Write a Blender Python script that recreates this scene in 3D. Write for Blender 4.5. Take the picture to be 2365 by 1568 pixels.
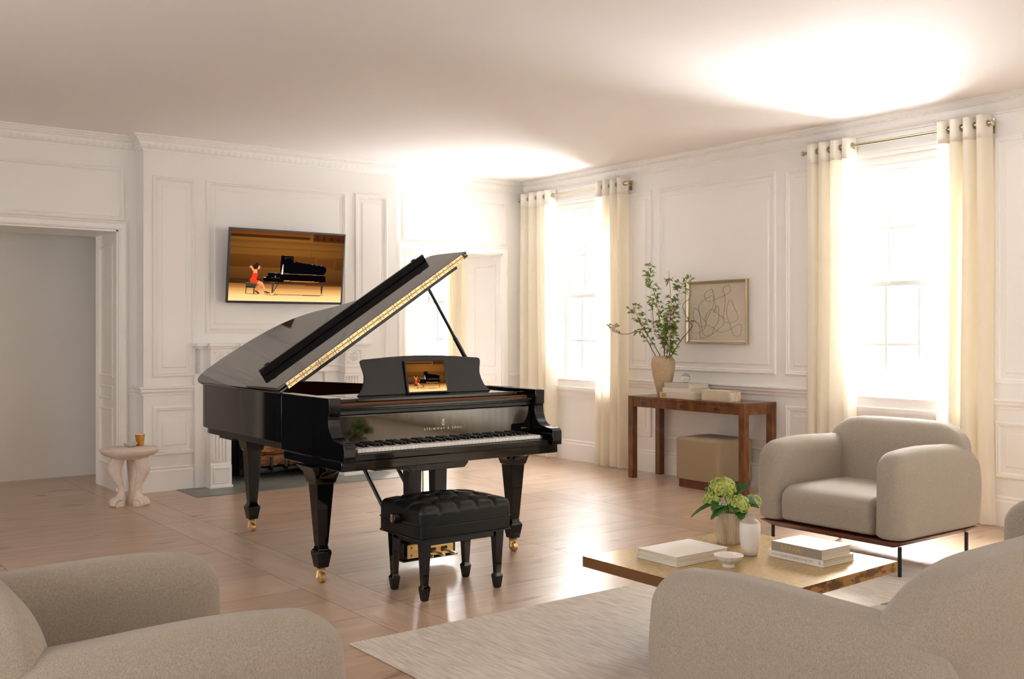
import bpy, bmesh, math, random
import numpy as np
from mathutils import Vector, Matrix
PI = math.pi
for o in list(bpy.data.objects):
    bpy.data.objects.remove(o, do_unlink=True)
SC = bpy.context.scene
COL = SC.collection

# ------------------------------------------------------------------ camera
cam_d = bpy.data.cameras.new('camera')
cam = bpy.data.objects.new('camera', cam_d)
COL.objects.link(cam)
cam_d.sensor_fit = 'HORIZONTAL'
cam_d.sensor_width = 36.0
cam_d.lens = 35.985
cam_d.shift_y = -0.00888
cam_d.clip_start = 0.05
cam_d.clip_end = 200
cam.location = (0, 0, 1.32)
cam.rotation_euler = (math.radians(90), 0, math.radians(-37.171))
SC.camera = cam

# ------------------------------------------------------------------ colour management
SC.view_settings.view_transform = 'Standard'
SC.view_settings.look = 'None'
SC.view_settings.gamma = 1
SC.view_settings.use_curve_mapping = False
SC.view_settings.exposure = 0.27
SC.cycles.use_denoising = True
SC.cycles.max_bounces = 10
SC.cycles.diffuse_bounces = 6
SC.cycles.transmission_bounces = 8
SC.cycles.transparent_max_bounces = 12
SC.cycles.sample_clamp_indirect = 20.0
SC.cycles.caustics_reflective = False
SC.cycles.caustics_refractive = False

# ------------------------------------------------------------------ sky and daylight
WORLD_S = 1.5
w = bpy.data.worlds.new('daylight_sky')
SC.world = w
w.use_nodes = True
nt = w.node_tree
nt.nodes.clear()
wo = nt.nodes.new('ShaderNodeOutputWorld')
bg = nt.nodes.new('ShaderNodeBackground')
bg.inputs['Color'].default_value = (.97, .985, 1.0, 1)
bg.inputs['Strength'].default_value = WORLD_S
nt.links.new(bg.outputs[0], wo.inputs[0])

def area(name, loc, target, sx, sy, power, color=(1, 1, 1), portal=False, spread=180):
    l = bpy.data.lights.new(name, 'AREA')
    l.shape = 'RECTANGLE'
    l.size = sx
    l.size_y = sy
    l.energy = power
    l.color = color
    l.spread = math.radians(spread)
    o = bpy.data.objects.new(name, l)
    COL.objects.link(o)
    o.location = loc
    d = Vector(target) - Vector(loc)
    o.rotation_euler = d.to_track_quat('-Z', 'Y').to_euler()
    if portal:
        l.cycles.is_portal = True
    return o
WARM = (1.0, 0.93, 0.84)
XR = 6.82      # inner face of the window wall
# window openings on the window wall: (y0, y1)
WINS = [(7.40, 8.25), (3.90, 4.76), (1.30, 2.16), (10.12, 10.98)]
WZ0, WZ1 = 0.74, 2.56
for i, (a, b) in enumerate(WINS):
    area('window_portal', (XR + .33, (a + b) / 2, (WZ0 + WZ1) / 2), (0, (a + b) / 2, (WZ0 + WZ1) / 2), WZ1 - WZ0 + .1, b - a + .1, 1, portal=True)
# bright low daylight outside each window, bouncing up off the ground to the ceiling
GROUND_P = 1250
SKY_P, REAR_P, SIDE_P = 1150, 14, 64
for (a, b) in WINS[:2]:
    yc = (a + b) / 2
    area('ground_bounce', (XR + 4.2, yc + 1.0, -2.5), (XR - 1.6, yc - .4, 2.9), 3.6, 3.0, GROUND_P * (.65 if a > 7 else 1), (.965, .98, 1.0), spread=120)

for (a, b) in (WINS[0], WINS[1], WINS[3]):
    yc = (a + b) / 2
    area('sky_light', (XR + 2.0, yc + 1.75, 3.7), (XR - 1.3, yc - 1.1, 0.3), 2.4, 2.6, SKY_P * (.42 if a > 7 and a < 9 else 1), (.965, .98, 1.0), spread=100)
area('fallboard_glow_light', (XR + 1.3, -.95, 1.25), (0, -.95, 1.25), 2.3, 3.0, 190, (.92, .92, 1))  # added lamp behind the sofa curtains, brightens what the fallboard mirrors
# added fill lamps at unseen windows behind and beside the camera
for (x, wd) in ((.2, 1.5), (3.2, 1.5), (5.6, 1.1)):
    area('rear_fill', (x, -3.16, 1.55), (x + .3, 3, 1.4), wd, 2.0, REAR_P * wd, (.965, .98, 1.0))
for (y, wd, p) in ((1.7, 1.3, 1), (4.9, 1.3, 1), (10.4, 1.7, 1.3)):
    area('side_fill', (-2.06, y, 1.5), (3, y, 1.4), 2.0, wd, SIDE_P * p * (1 if y < 8 else 1.9), (.965, .98, 1.0) if y < 8 else (1, .87, .77))

# ------------------------------------------------------------------ helpers
def lin(c):
    def f(v):
        v /= 255.0
        return v / 12.92 if v <= .04045 else ((v + .055) / 1.055) ** 2.4
    return (f(c[0]), f(c[1]), f(c[2]), 1)

class G:
    def __init__(s):
        s.v = []; s.f = []; s.m = []
    def add(s, vs, fs, mi=0):
        n = len(s.v)
        s.v += [tuple(p) for p in vs]
        s.f += [tuple(i + n for i in f) for f in fs]
        s.m += [mi] * len(fs)
    def box(s, x0, y0, z0, x1, y1, z1, mi=0):
        s.add([(x0, y0, z0), (x1, y0, z0), (x1, y1, z0), (x0, y1, z0), (x0, y0, z1), (x1, y0, z1), (x1, y1, z1), (x0, y1, z1)],
              [(0, 3, 2, 1), (4, 5, 6, 7), (0, 1, 5, 4), (1, 2, 6, 5), (2, 3, 7, 6), (3, 0, 4, 7)], mi)
    def hexa(s, b, t, mi=0):
        s.add(list(b) + list(t), [(0, 3, 2, 1), (4, 5, 6, 7), (0, 1, 5, 4), (1, 2, 6, 5), (2, 3, 7, 6), (3, 0, 4, 7)], mi)
    def taper(s, cx, cy, levels, mi=0):
        # stack of square sections: levels = [(z, half_x, half_y)]
        vs = []
        for z, a, b in levels:
            vs += [(cx - a, cy - b, z), (cx + a, cy - b, z), (cx + a, cy + b, z), (cx - a, cy + b, z)]
        fs = [(0, 3, 2, 1)]
        for k in range(len(levels) - 1):
            for j in range(4):
                fs.append((4 * k + j, 4 * k + (j + 1) % 4, 4 * k + 4 + (j + 1) % 4, 4 * k + 4 + j))
        n = 4 * (len(levels) - 1)
        fs.append((n, n + 1, n + 2, n + 3))
        s.add(vs, fs, mi)
    def prism(s, poly, lo, hi, fn, mi=0):
        n = len(poly)
        vs = [fn(a, b, lo) for a, b in poly] + [fn(a, b, hi) for a, b in poly]
        fs = [tuple(range(n - 1, -1, -1)), tuple(range(n, 2 * n))]
        fs += [(i, (i + 1) % n, n + (i + 1) % n, n + i) for i in range(n)]
        s.add(vs, fs, mi)
    def tube(s, path, r, n=8, mi=0, caps=True):
        path = [Vector(p) for p in path]
        m = len(path)
        rr = r if isinstance(r, (list, tuple)) else [r] * m
        vs = []
        up = None
        for i, p in enumerate(path):
            t = (path[min(i + 1, m - 1)] - path[max(i - 1, 0)])
            if t.length < 1e-9: t = Vector((0, 0, 1))
            t.normalize()
            if up is None:
                up = t.orthogonal().normalized()
            else:
                up = (up - t * up.dot(t))
                if up.length < 1e-6: up = t.orthogonal()
                up.normalize()
            q = t.cross(up)
            for k in range(n):
                a = 2 * PI * k / n
                vs.append(p + (up * math.cos(a) + q * math.sin(a)) * rr[i])
        fs = []
        for i in range(m - 1):
            for k in range(n):
                fs.append((i * n + k, i * n + (k + 1) % n, (i + 1) * n + (k + 1) % n, (i + 1) * n + k))
        if caps:
            fs.append(tuple(range(n - 1, -1, -1)))
            fs.append(tuple((m - 1) * n + k for k in range(n)))
        s.add(vs, fs, mi)
    def lathe(s, prof, c, n=32, mi=0, rip=None):
        vs = []
        m = len(prof)
        for i, (r, z) in enumerate(prof):
            for k in range(n):
                a = 2 * PI * k / n
                q = r * (rip(a, i, z) if rip else 1)
                vs.append((c[0] + q * math.cos(a), c[1] + q * math.sin(a), c[2] + z))
        fs = []
        for i in range(m - 1):
            for k in range(n):
                fs.append((i * n + k, i * n + (k + 1) % n, (i + 1) * n + (k + 1) % n, (i + 1) * n + k))
        fs.append(tuple(range(n - 1, -1, -1)))
        fs.append(tuple((m - 1) * n + k for k in range(n)))
        s.add(vs, fs, mi)
    def ball(s, c, r, n=10, mi=0, sc=(1, 1, 1)):
        m = max(4, n // 2)
        prof = [(max(1e-4, math.sin(PI * i / m)) * r, -math.cos(PI * i / m) * r) for i in range(m + 1)]
        k0 = len(s.v)
        s.lathe(prof, (0, 0, 0), n, mi)
        for i in range(k0, len(s.v)):
            p = s.v[i]
            s.v[i] = (c[0] + p[0] * sc[0], c[1] + p[1] * sc[1], c[2] + p[2] * sc[2])
    def rbox(s, c, h, r, k=4, m=4, zb=None, fn=None, mi=0):
        # box with rounded edges; h half sizes, r radii per axis, zb = radius for the lower rounding
        ax = []
        for i in range(3):
            hh, rr = h[i], min(r[i], h[i] * .999)
            e = [hh - rr + rr * math.tan(PI / 4 * j / k) for j in range(k + 1)]
            mid = [-(hh - rr) + 2 * (hh - rr) * j / m for j in range(1, m)]
            ax.append([-q for q in reversed(e)] + mid + e)
        bm = bmesh.new()
        cache = {}
        def vert(x, y, z):
            key = (round(x, 6), round(y, 6), round(z, 6))
            if key in cache: return cache[key]
            p = [x, y, z]
            rz = [r[0], r[1], r[2]]
            if zb is not None and z < 0:
                rz[2] = zb
            out = []; d = []
            for i in range(3):
                rr = min(rz[i], h[i] * .999)
                # map position in the z axis so that the lower rounding samples stay ordered
                q = p[i]
                if i == 2 and zb is not None and z < 0:
                    hi_ = h[2] - min(r[2], h[2] * .999)
                    if -q > hi_:
                        q = -(h[2] - rr) - (-q - hi_) * rr / min(r[2], h[2] * .999)
                    else:
                        q = q * (h[2] - rr) / max(hi_, 1e-6)
                inn = max(-(h[i] - rr), min(h[i] - rr, q))
                out.append(inn); d.append((q - inn) / rr)
            L = math.sqrt(d[0] ** 2 + d[1] ** 2 + d[2] ** 2) or 1
            res = [out[i] + d[i] / L * min(rz[i], h[i] * .999) for i in range(3)]
            cache[key] = (len(vl), None)
            vl.append(tuple(res))
            return cache[key]
        vl = []; fs = []
        for a in range(3):
            b, c2 = (a + 1) % 3, (a + 2) % 3
            for sg in (-1, 1):
                for i in range(len(ax[b]) - 1):
                    for j in range(len(ax[c2]) - 1):
                        q = []
                        for (ii, jj) in ((i, j), (i + 1, j), (i + 1, j + 1), (i, j + 1)):
                            p = [0, 0, 0]
                            p[a] = sg * h[a]; p[b] = ax[b][ii]; p[c2] = ax[c2][jj]
                            q.append(vert(*p)[0])
                        if sg < 0: q.reverse()
                        if len(set(q)) == 4: fs.append(tuple(q))
        bm.free()
        vs = []
        for p in vl:
            if fn: p = fn(*p)
            vs.append((p[0] + c[0], p[1] + c[1], p[2] + c[2]))
        s.add(vs, fs, mi)
    def frame(s, fn, a0, a1, b0, b1, prof, mi=0):
        # picture-frame sweep of an open profile [(inset, height)] round a rectangle
        vs = []
        for d, h in prof:
            vs += [fn(a0 + d, b0 + d, h), fn(a1 - d, b0 + d, h), fn(a1 - d, b1 - d, h), fn(a0 + d, b1 - d, h)]
        fs = []
        for i in range(len(prof) - 1):
            for k in range(4):
                fs.append((4 * i + k, 4 * i + (k + 1) % 4, 4 * i + 4 + (k + 1) % 4, 4 * i + 4 + k))
        s.add(vs, fs, mi)
    def sweep(s, path, prof, closed=False, mi=0):
        # path = [(x, y)], profile [(distance to the right of travel, z)]
        n = len(path)
        offs = []
        for i in range(n):
            p = Vector(path[i])
            a = Vector(path[i - 1]) if (closed or i > 0) else None
            b = Vector(path[(i + 1) % n]) if (closed or i < n - 1) else None
            ns = []
            for u, v in ((a, p), (p, b)):
                if u is None or v is None: continue
                d = (v - u).normalized()
                ns.append(Vector((d.y, -d.x)))
            if len(ns) == 1: offs.append(ns[0])
            else:
                m = (ns[0] + ns[1])
                m = m / max(1e-6, (1 + ns[0].dot(ns[1])))
                offs.append(m)
        vs = []
        for i in range(n):
            for d, z in prof:
                vs.append((path[i][0] + offs[i].x * d, path[i][1] + offs[i].y * d, z))
        k = len(prof)
        fs = []
        for i in range(n if closed else n - 1):
            j = (i + 1) % n
            for q in range(k - 1):
                fs.append((i * k + q, j * k + q, j * k + q + 1, i * k + q + 1))
        if not closed:
            fs.append(tuple(range(k)))
            fs.append(tuple((n - 1) * k + q for q in reversed(range(k))))
        s.add(vs, fs, mi)

ORG = {}
def obj(name, g, mat, parent=None, smooth=None, bevel=0, seg=2, sub=0, fix=True):
    org = ORG.get(parent.name, Vector((0, 0, 0))) if parent is not None else Vector((0, 0, 0))
    me = bpy.data.meshes.new(name)
    me.from_pydata([(p[0] - org[0], p[1] - org[1], p[2] - org[2]) for p in g.v], [], g.f)
    mats = mat if isinstance(mat, (list, tuple)) else [mat]
    for m in mats: me.materials.append(m)
    if len(mats) > 1: me.polygons.foreach_set('material_index', g.m)
    if fix:
        bm = bmesh.new(); bm.from_mesh(me)
        bmesh.ops.recalc_face_normals(bm, faces=bm.faces)
        bm.to_mesh(me); bm.free()
    me.update()
    if smooth is not None:
        me.shade_smooth()
        if smooth < 180: me.set_sharp_from_angle(angle=math.radians(smooth))
    o = bpy.data.objects.new(name, me)
    COL.objects.link(o)
    if parent is not None:
        o.parent = parent
        ORG[o.name] = org
    if bevel:
        b = o.modifiers.new('edge', 'BEVEL'); b.width = bevel; b.segments = seg; b.limit_method = 'ANGLE'; b.angle_limit = math.radians(35)
        if smooth is None:
            me.shade_smooth()
        b.harden_normals = False
        me.set_sharp_from_angle(angle=math.radians(35))
    if sub:
        q = o.modifiers.new('sub', 'SUBSURF'); q.levels = sub; q.render_levels = sub
    return o

def tag(o, label, cat, group=None):
    o['label'] = label; o['category'] = cat
    if group: o['group'] = group
    return o
def thing(name, label, cat, loc, group=None):
    o = bpy.data.objects.new(name, None)
    o.empty_display_size = .05
    COL.objects.link(o)
    o.location = loc
    ORG[o.name] = Vector(loc)
    return tag(o, label, cat, group)
def solo(name, g, mat, label, cat, loc, group=None, **k):
    # a thing that is one mesh, origin at its base
    g.v = [(p[0] - loc[0], p[1] - loc[1], p[2] - loc[2]) for p in g.v]
    o = obj(name, g, mat, None, **k)
    o.location = loc
    ORG[o.name] = Vector(loc)
    return tag(o, label, cat, group)
def struct(name, g, mat, parent=None, **k):
    o = obj(name, g, mat, parent, **k)
    if parent is None: o['kind'] = 'structure'
    return o
def dup(root, loc, rotz=None, label=None):
    r = root.copy(); COL.objects.link(r); r.location = loc
    if rotz is not None: r.rotation_euler = (0, 0, rotz)
    if label: r['label'] = label
    for ch in list(root.children):
        c = ch.copy(); COL.objects.link(c); c.parent = r
        for g2 in ch.children:
            d = g2.copy(); COL.objects.link(d); d.parent = c
    return r

# ------------------------------------------------------------------ materials
def mat(name, rgb, rough=.5, metal=0, coat=0, spec=.5, sheen=0, coat_rough=.03):
    m = bpy.data.materials.new(name)
    m.use_nodes = True
    b = m.node_tree.nodes['Principled BSDF']
    b.inputs['Base Color'].default_value = lin(rgb)
    b.inputs['Roughness'].default_value = rough
    b.inputs['Metallic'].default_value = metal
    b.inputs['Coat Weight'].default_value = coat
    b.inputs['Coat Roughness'].default_value = coat_rough
    b.inputs['Specular IOR Level'].default_value = spec
    b.inputs['Sheen Weight'].default_value = sheen
    return m
def N(m, t, **k):
    n = m.node_tree.nodes.new(t)
    for a, b in k.items():
        if a in n.inputs: n.inputs[a].default_value = b
        else: setattr(n, a, b)
    return n
def L(m, a, b): m.node_tree.links.new(a, b)
def bsdf(m): return m.node_tree.nodes['Principled BSDF']
def coords(m, scale=(1, 1, 1), kind='Object', rot=(0, 0, 0)):
    tc = N(m, 'ShaderNodeTexCoord')
    mp = N(m, 'ShaderNodeMapping')
    mp.inputs['Scale'].default_value = scale
    mp.inputs['Rotation'].default_value = rot
    L(m, tc.outputs[kind], mp.inputs[0])
    return mp.outputs[0]
def noise_mix(m, stops, scale=5, detail=6, rough=.6, mp=(1, 1, 1), kind='Object', dist=0):
    v = coords(m, mp, kind)
    n = N(m, 'ShaderNodeTexNoise')
    n.inputs['Scale'].default_value = scale; n.inputs['Detail'].default_value = detail
    n.inputs['Roughness'].default_value = rough; n.inputs['Distortion'].default_value = dist
    L(m, v, n.inputs['Vector'])
    r = N(m, 'ShaderNodeValToRGB')
    el = r.color_ramp.elements
    while len(el) < len(stops): el.new(.5)
    for e, (p, c) in zip(el, stops):
        e.position = p; e.color = lin(c)
    L(m, n.outputs['Fac'], r.inputs[0])
    return r.outputs[0], n.outputs['Fac']
def bump(m, fac, strength=.2, dist=.01):
    b = N(m, 'ShaderNodeBump')
    b.inputs['Strength'].default_value = strength
    b.inputs['Distance'].default_value = dist
    L(m, fac, b.inputs['Height'])
    L(m, b.outputs[0], bsdf(m).inputs['Normal'])
    return b

M = {}
M['paint'] = mat('warm_white_wall_paint', (239, 237, 233), .42)
M['trim'] = mat('white_trim_paint', (242, 239, 235), .33)
M['sash'] = mat('darkened_white_sash_paint', (196, 196, 194), .4)  # white paint darkened so the backlit sash bars show against the glare
M['ceiling'] = mat('ceiling_paint', (245, 240, 237), .7)
M['black'] = mat('piano_black_lacquer', (5, 5, 7), .05, coat=.0, spec=.5)
M['black'].node_tree.nodes['Principled BSDF'].inputs['IOR'].default_value = 1.5
M['gloss'] = mat('mirror_black_lacquer', (5, 5, 7), .04)
M['gloss'].node_tree.nodes['Principled BSDF'].inputs['IOR'].default_value = 2.0
M['satin_black'] = mat('satin_black_lacquer', (16, 16, 18), .32)
M['matte_black'] = mat('black_metal', (14, 14, 15), .38)
M['firebox'] = mat('sooty_black_firebox', (18, 16, 15), .85)
M['brass'] = mat('polished_brass', (224, 190, 132), .3, .8)
M['hinge'] = mat('pale_brass_hinge', (226, 204, 158), .32, .85)
M['screw'] = mat('dark_screw', (92, 66, 44), .5, .6)
M['ivory'] = mat('white_key', (236, 233, 226), .22)
M['ebony'] = mat('black_key', (12, 12, 13), .28)
M['maroon'] = mat('mahogany_inner_rim', (64, 22, 18), .2)
M['plate'] = mat('bronze_iron_plate', (176, 132, 70), .35, .8)
M['felt'] = mat('brown_felt', (122, 74, 44), .85)
M['leather'] = mat('black_leather', (10, 10, 10), .34, spec=.35)
_c, _f = noise_mix(M['leather'], [(0, (8, 8, 8)), (1, (14, 13, 13))], 260, 2)
bump(M['leather'], _f, .12, .002)
M['chrome'] = mat('nickel', (208, 196, 172), .22, 1)
M['antique'] = mat('antique_bronze_pull', (60, 48, 38), .4, .8)

def wood(name, stops, mp, scale=4, rough=.35, bumpy=.05, coat=0):
    m = mat(name, stops[0][1], rough, coat=coat)
    c, f = noise_mix(m, stops, scale, 8, .62, mp, dist=.6)
    L(m, c, bsdf(m).inputs['Base Color'])
    bump(m, f, bumpy, .004)
    return m
M['walnut'] = wood('figured_brown_veneer', [(.25, (80, 46, 24)), (.5, (108, 64, 34)), (.75, (134, 84, 46))], (3, 3, 1.2), 5, .22)
M['teak'] = wood('reddish_brown_wood', [(.3, (92, 46, 30)), (.7, (126, 66, 44))], (8, 8, 1), 4, .4)
M['bark'] = mat('twig_bark', (96, 68, 50), .85)
_c, _f = noise_mix(M['bark'], [(0, (70, 48, 36)), (1, (124, 92, 68))], 60)
L(M['bark'], _c, bsdf(M['bark']).inputs['Base Color'])

def fabric(name, a, b, sc=420, st=.35, sheen=.25):
    m = mat(name, a, .95, spec=.15, sheen=sheen)
    v = coords(m, (1, 1, .45))
    n1 = N(m, 'ShaderNodeTexNoise'); n1.inputs['Scale'].default_value = sc; n1.inputs['Detail'].default_value = 3
    n2 = N(m, 'ShaderNodeTexNoise'); n2.inputs['Scale'].default_value = sc * .6; n2.inputs['Detail'].default_value = 5
    L(m, v, n1.inputs['Vector']); L(m, v, n2.inputs['Vector'])
    ad = N(m, 'ShaderNodeMath'); ad.operation = 'ADD'
    L(m, n1.outputs['Fac'], ad.inputs[0]); L(m, n2.outputs['Fac'], ad.inputs[1])
    r = N(m, 'ShaderNodeValToRGB')
    r.color_ramp.elements[0].position = .75; r.color_ramp.elements[0].color = lin(a)
    r.color_ramp.elements[1].position = 1.25; r.color_ramp.elements[1].color = lin(b)
    mr = N(m, 'ShaderNodeMath'); mr.operation = 'MULTIPLY'; mr.inputs[1].default_value = 1.0
    L(m, ad.outputs[0], mr.inputs[0])
    r.color_ramp.elements[0].position = .35; r.color_ramp.elements[1].position = .65
    mr.inputs[1].default_value = .5
    L(m, mr.outputs[0], r.inputs[0])
    L(m, r.outputs[0], bsdf(m).inputs['Base Color'])
    bump(m, n1.outputs['Fac'], st, .004)
    return m
M['boucle'] = fabric('oatmeal_wool_upholstery', (145, 134, 119), (182, 171, 154), 620, .7)
M['linen'] = fabric('tan_linen_upholstery', (150, 132, 104), (178, 158, 128), 500, .2, .05)

# floor planks: vertex colour tone + uv grain direction
m = mat('oak_floor', (176, 140, 116), .28, spec=.5)
at = N(m, 'ShaderNodeAttribute'); at.attribute_name = 'tone'
uv = N(m, 'ShaderNodeUVMap')
mp = N(m, 'ShaderNodeMapping'); mp.inputs['Scale'].default_value = (.9, 5, 1)
L(m, uv.outputs[0], mp.inputs[0])
n1 = N(m, 'ShaderNodeTexNoise'); n1.inputs['Scale'].default_value = 2.2; n1.inputs['Detail'].default_value = 9; n1.inputs['Roughness'].default_value = .62; n1.inputs['Distortion'].default_value = .7
L(m, mp.outputs[0], n1.inputs['Vector'])
r = N(m, 'ShaderNodeValToRGB')
el = r.color_ramp.elements
el[0].position = .2; el[0].color = lin((168, 141, 120)); el[1].position = .8; el[1].color = lin((206, 181, 158))
e = el.new(.48); e.color = lin((190, 163, 140))
L(m, n1.outputs['Fac'], r.inputs[0])
mx = N(m, 'ShaderNodeMix'); mx.data_type = 'RGBA'; mx.blend_type = 'MULTIPLY'; mx.inputs[0].default_value = 1
L(m, r.outputs[0], mx.inputs[6]); L(m, at.outputs['Color'], mx.inputs[7])
mp2 = N(m, 'ShaderNodeMapping'); mp2.inputs['Scale'].default_value = (.8, 3, 1)
L(m, uv.outputs[0], mp2.inputs[0])
nk = N(m, 'ShaderNodeTexNoise'); nk.inputs['Scale'].default_value = 3.1; nk.inputs['Detail'].default_value = 4
L(m, mp2.outputs[0], nk.inputs['Vector'])
kr = N(m, 'ShaderNodeValToRGB'); kr.color_ramp.elements[0].position = .27; kr.color_ramp.elements[0].color = (.42, .32, .28, 1)
kr.color_ramp.elements[1].position = .38; kr.color_ramp.elements[1].color = (1, 1, 1, 1)
L(m, nk.outputs['Fac'], kr.inputs[0])
mx2 = N(m, 'ShaderNodeMix'); mx2.data_type = 'RGBA'; mx2.blend_type = 'MULTIPLY'; mx2.inputs[0].default_value = .8
L(m, mx.outputs[2], mx2.inputs[6]); L(m, kr.outputs[0], mx2.inputs[7])
L(m, mx2.outputs[2], bsdf(m).inputs['Base Color'])
nb0 = N(m, 'ShaderNodeTexNoise'); nb0.inputs['Scale'].default_value = 1.6; nb0.inputs['Detail'].default_value = 4
L(m, mp2.outputs[0], nb0.inputs['Vector'])
rr = N(m, 'ShaderNodeMapRange'); rr.inputs['To Min'].default_value = .26; rr.inputs['To Max'].default_value = .31
L(m, nb0.outputs['Fac'], rr.inputs[0]); L(m, rr.outputs[0], bsdf(m).inputs['Roughness'])
mpb = N(m, 'ShaderNodeMapping'); mpb.inputs['Scale'].default_value = (.6, 2.2, 1)
L(m, uv.outputs[0], mpb.inputs[0])
nb = N(m, 'ShaderNodeTexNoise'); nb.inputs['Scale'].default_value = 2.5; nb.inputs['Detail'].default_value = 3
L(m, mpb.outputs[0], nb.inputs['Vector'])
bump(m, nb.outputs['Fac'], .07, .02)
M['oak'] = m
M['gap'] = mat('floor_gap', (84, 62, 48), .8)

M['slate'] = mat('grey_slate', (116, 117, 111), .45)
c, f = noise_mix(M['slate'], [(.3, (98, 100, 95)), (.7, (136, 138, 130))], 3.5, 6, .6, dist=.8)
L(M['slate'], c, bsdf(M['slate']).inputs['Base Color'])
M['log'] = mat('split_firewood', (150, 104, 66), .9)
c, f = noise_mix(M['log'], [(.3, (84, 52, 32)), (.5, (150, 98, 58)), (.75, (196, 150, 104))], 9, 8, .7, (1, 4, 4))
L(M['log'], c, bsdf(M['log']).inputs['Base Color']); bump(M['log'], f, .9, .02)
M['stone'] = mat('pale_carved_stone', (228, 212, 196), .7)
c, f = noise_mix(M['stone'], [(.3, (218, 200, 184)), (.7, (236, 222, 208))], 14)
L(M['stone'], c, bsdf(M['stone']).inputs['Base Color']); bump(M['stone'], f, .12, .004)

# rug
m = mat('silky_greige_rug', (186, 174, 160), .9, spec=.2, sheen=.4)
c, f = noise_mix(m, [(.3, (168, 154, 138)), (.5, (204, 192, 176)), (.7, (228, 218, 204))], 3.0, 9, .7, (26, 2.2, 4))
L(m, c, bsdf(m).inputs['Base Color'])
bump(m, f, .45, .006)
M['rug'] = m

# gold leaf table top
m = mat('aged_gold_leaf', (190, 158, 100), .22, .35)
c, f = noise_mix(m, [(.3, (172, 138, 82)), (.7, (206, 178, 126))], 60, 6, .7)
L(m, c, bsdf(m).inputs['Base Color'])
bump(m, f, .12, .003)
M['gold_top'] = m
m = mat('worn_gold_edge', (150, 105, 40), .4, .3)
c, f = noise_mix(m, [(.40, (104, 66, 26)), (.47, (120, 78, 32)), (.50, (176, 128, 56)), (.8, (190, 144, 70))], 7, 7, .62, (1, 1, 2.2))
for e in m.node_tree.nodes:
    pass
L(m, c, bsdf(m).inputs['Base Color'])
M['gold_edge'] = m
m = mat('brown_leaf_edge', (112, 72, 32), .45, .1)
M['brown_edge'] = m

# glass
def thin_glass(name, tint=(1, 1, 1, 1), refl=.06):
    m = bpy.data.materials.new(name); m.use_nodes = True
    nt = m.node_tree; nt.nodes.clear()
    out = nt.nodes.new('ShaderNodeOutputMaterial')
    tr = nt.nodes.new('ShaderNodeBsdfTransparent'); tr.inputs[0].default_value = tint
    gl = nt.nodes.new('ShaderNodeBsdfGlossy'); gl.inputs['Roughness'].default_value = .02
    mi = nt.nodes.new('ShaderNodeMixShader')
    fr = nt.nodes.new('ShaderNodeLayerWeight'); fr.inputs[0].default_value = .5
    pw = nt.nodes.new('ShaderNodeMath'); pw.operation = 'POWER'; pw.inputs[1].default_value = 5
    ml = nt.nodes.new('ShaderNodeMath'); ml.operation = 'MULTIPLY_ADD'; ml.inputs[1].default_value = .9; ml.inputs[2].default_value = .04
    nt.links.new(fr.outputs['Facing'], pw.inputs[0]); nt.links.new(pw.outputs[0], ml.inputs[0]); nt.links.new(ml.outputs[0], mi.inputs[0])
    nt.links.new(tr.outputs[0], mi.inputs[1]); nt.links.new(gl.outputs[0], mi.inputs[2])
    nt.links.new(mi.outputs[0], out.inputs[0])
    return m
M['pane'] = thin_glass('window_glass')
m = mat('clear_glass', (250, 252, 245), .02)
bsdf(m).inputs['Transmission Weight'].default_value = 1
bsdf(m).inputs['IOR'].default_value = 1.45
M['glass'] = m
m = mat('amber_glass', (206, 150, 70), .12, .5)
M['amber'] = m

# curtain cloth: diffuse + light coming through
def cloth(name, rgb, thru, fac):
    m = bpy.data.materials.new(name); m.use_nodes = True
    nt = m.node_tree; nt.nodes.clear()
    out = nt.nodes.new('ShaderNodeOutputMaterial')
    d = nt.nodes.new('ShaderNodeBsdfDiffuse'); d.inputs[0].default_value = lin(rgb)
    t = nt.nodes.new('ShaderNodeBsdfTranslucent'); t.inputs[0].default_value = lin(thru)
    mi = nt.nodes.new('ShaderNodeMixShader'); mi.inputs[0].default_value = fac
    tc = nt.nodes.new('ShaderNodeTexCoord')
    n = nt.nodes.new('ShaderNodeTexNoise'); n.inputs['Scale'].default_value = 240
    mpn = nt.nodes.new('ShaderNodeMapping'); mpn.inputs['Scale'].default_value = (1, 1, 3)
    bp = nt.nodes.new('ShaderNodeBump'); bp.inputs['Strength'].default_value = .15; bp.inputs['Distance'].default_value = .002
    nt.links.new(tc.outputs['Object'], mpn.inputs[0]); nt.links.new(mpn.outputs[0], n.inputs['Vector'])
    nt.links.new(n.outputs['Fac'], bp.inputs['Height']); nt.links.new(bp.outputs[0], d.inputs['Normal'])
    nt.links.new(d.outputs[0], mi.inputs[1]); nt.links.new(t.outputs[0], mi.inputs[2])
    nt.links.new(mi.outputs[0], out.inputs[0])
    return m
M['curtain'] = cloth('cream_linen_curtain', (245, 240, 230), (255, 247, 226), .45)
M['curtain_header'] = cloth('cream_curtain_header', (238, 231, 218), (250, 236, 208), .06)
def screen_mat(name):
    m = bpy.data.materials.new(name); m.use_nodes = True
    nt = m.node_tree; nt.nodes.clear()
    out = nt.nodes.new('ShaderNodeOutputMaterial')
    a = nt.nodes.new('ShaderNodeAttribute'); a.attribute_name = 'picture'
    e = nt.nodes.new('ShaderNodeEmission'); e.inputs[1].default_value = 1
    nt.links.new(a.outputs['Color'], e.inputs[0]); nt.links.new(e.outputs[0], out.inputs[0])
    return m
M['screen'] = screen_mat('lit_screen')
M['bezel'] = mat('black_plastic_bezel', (12, 12, 16), .25)

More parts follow.
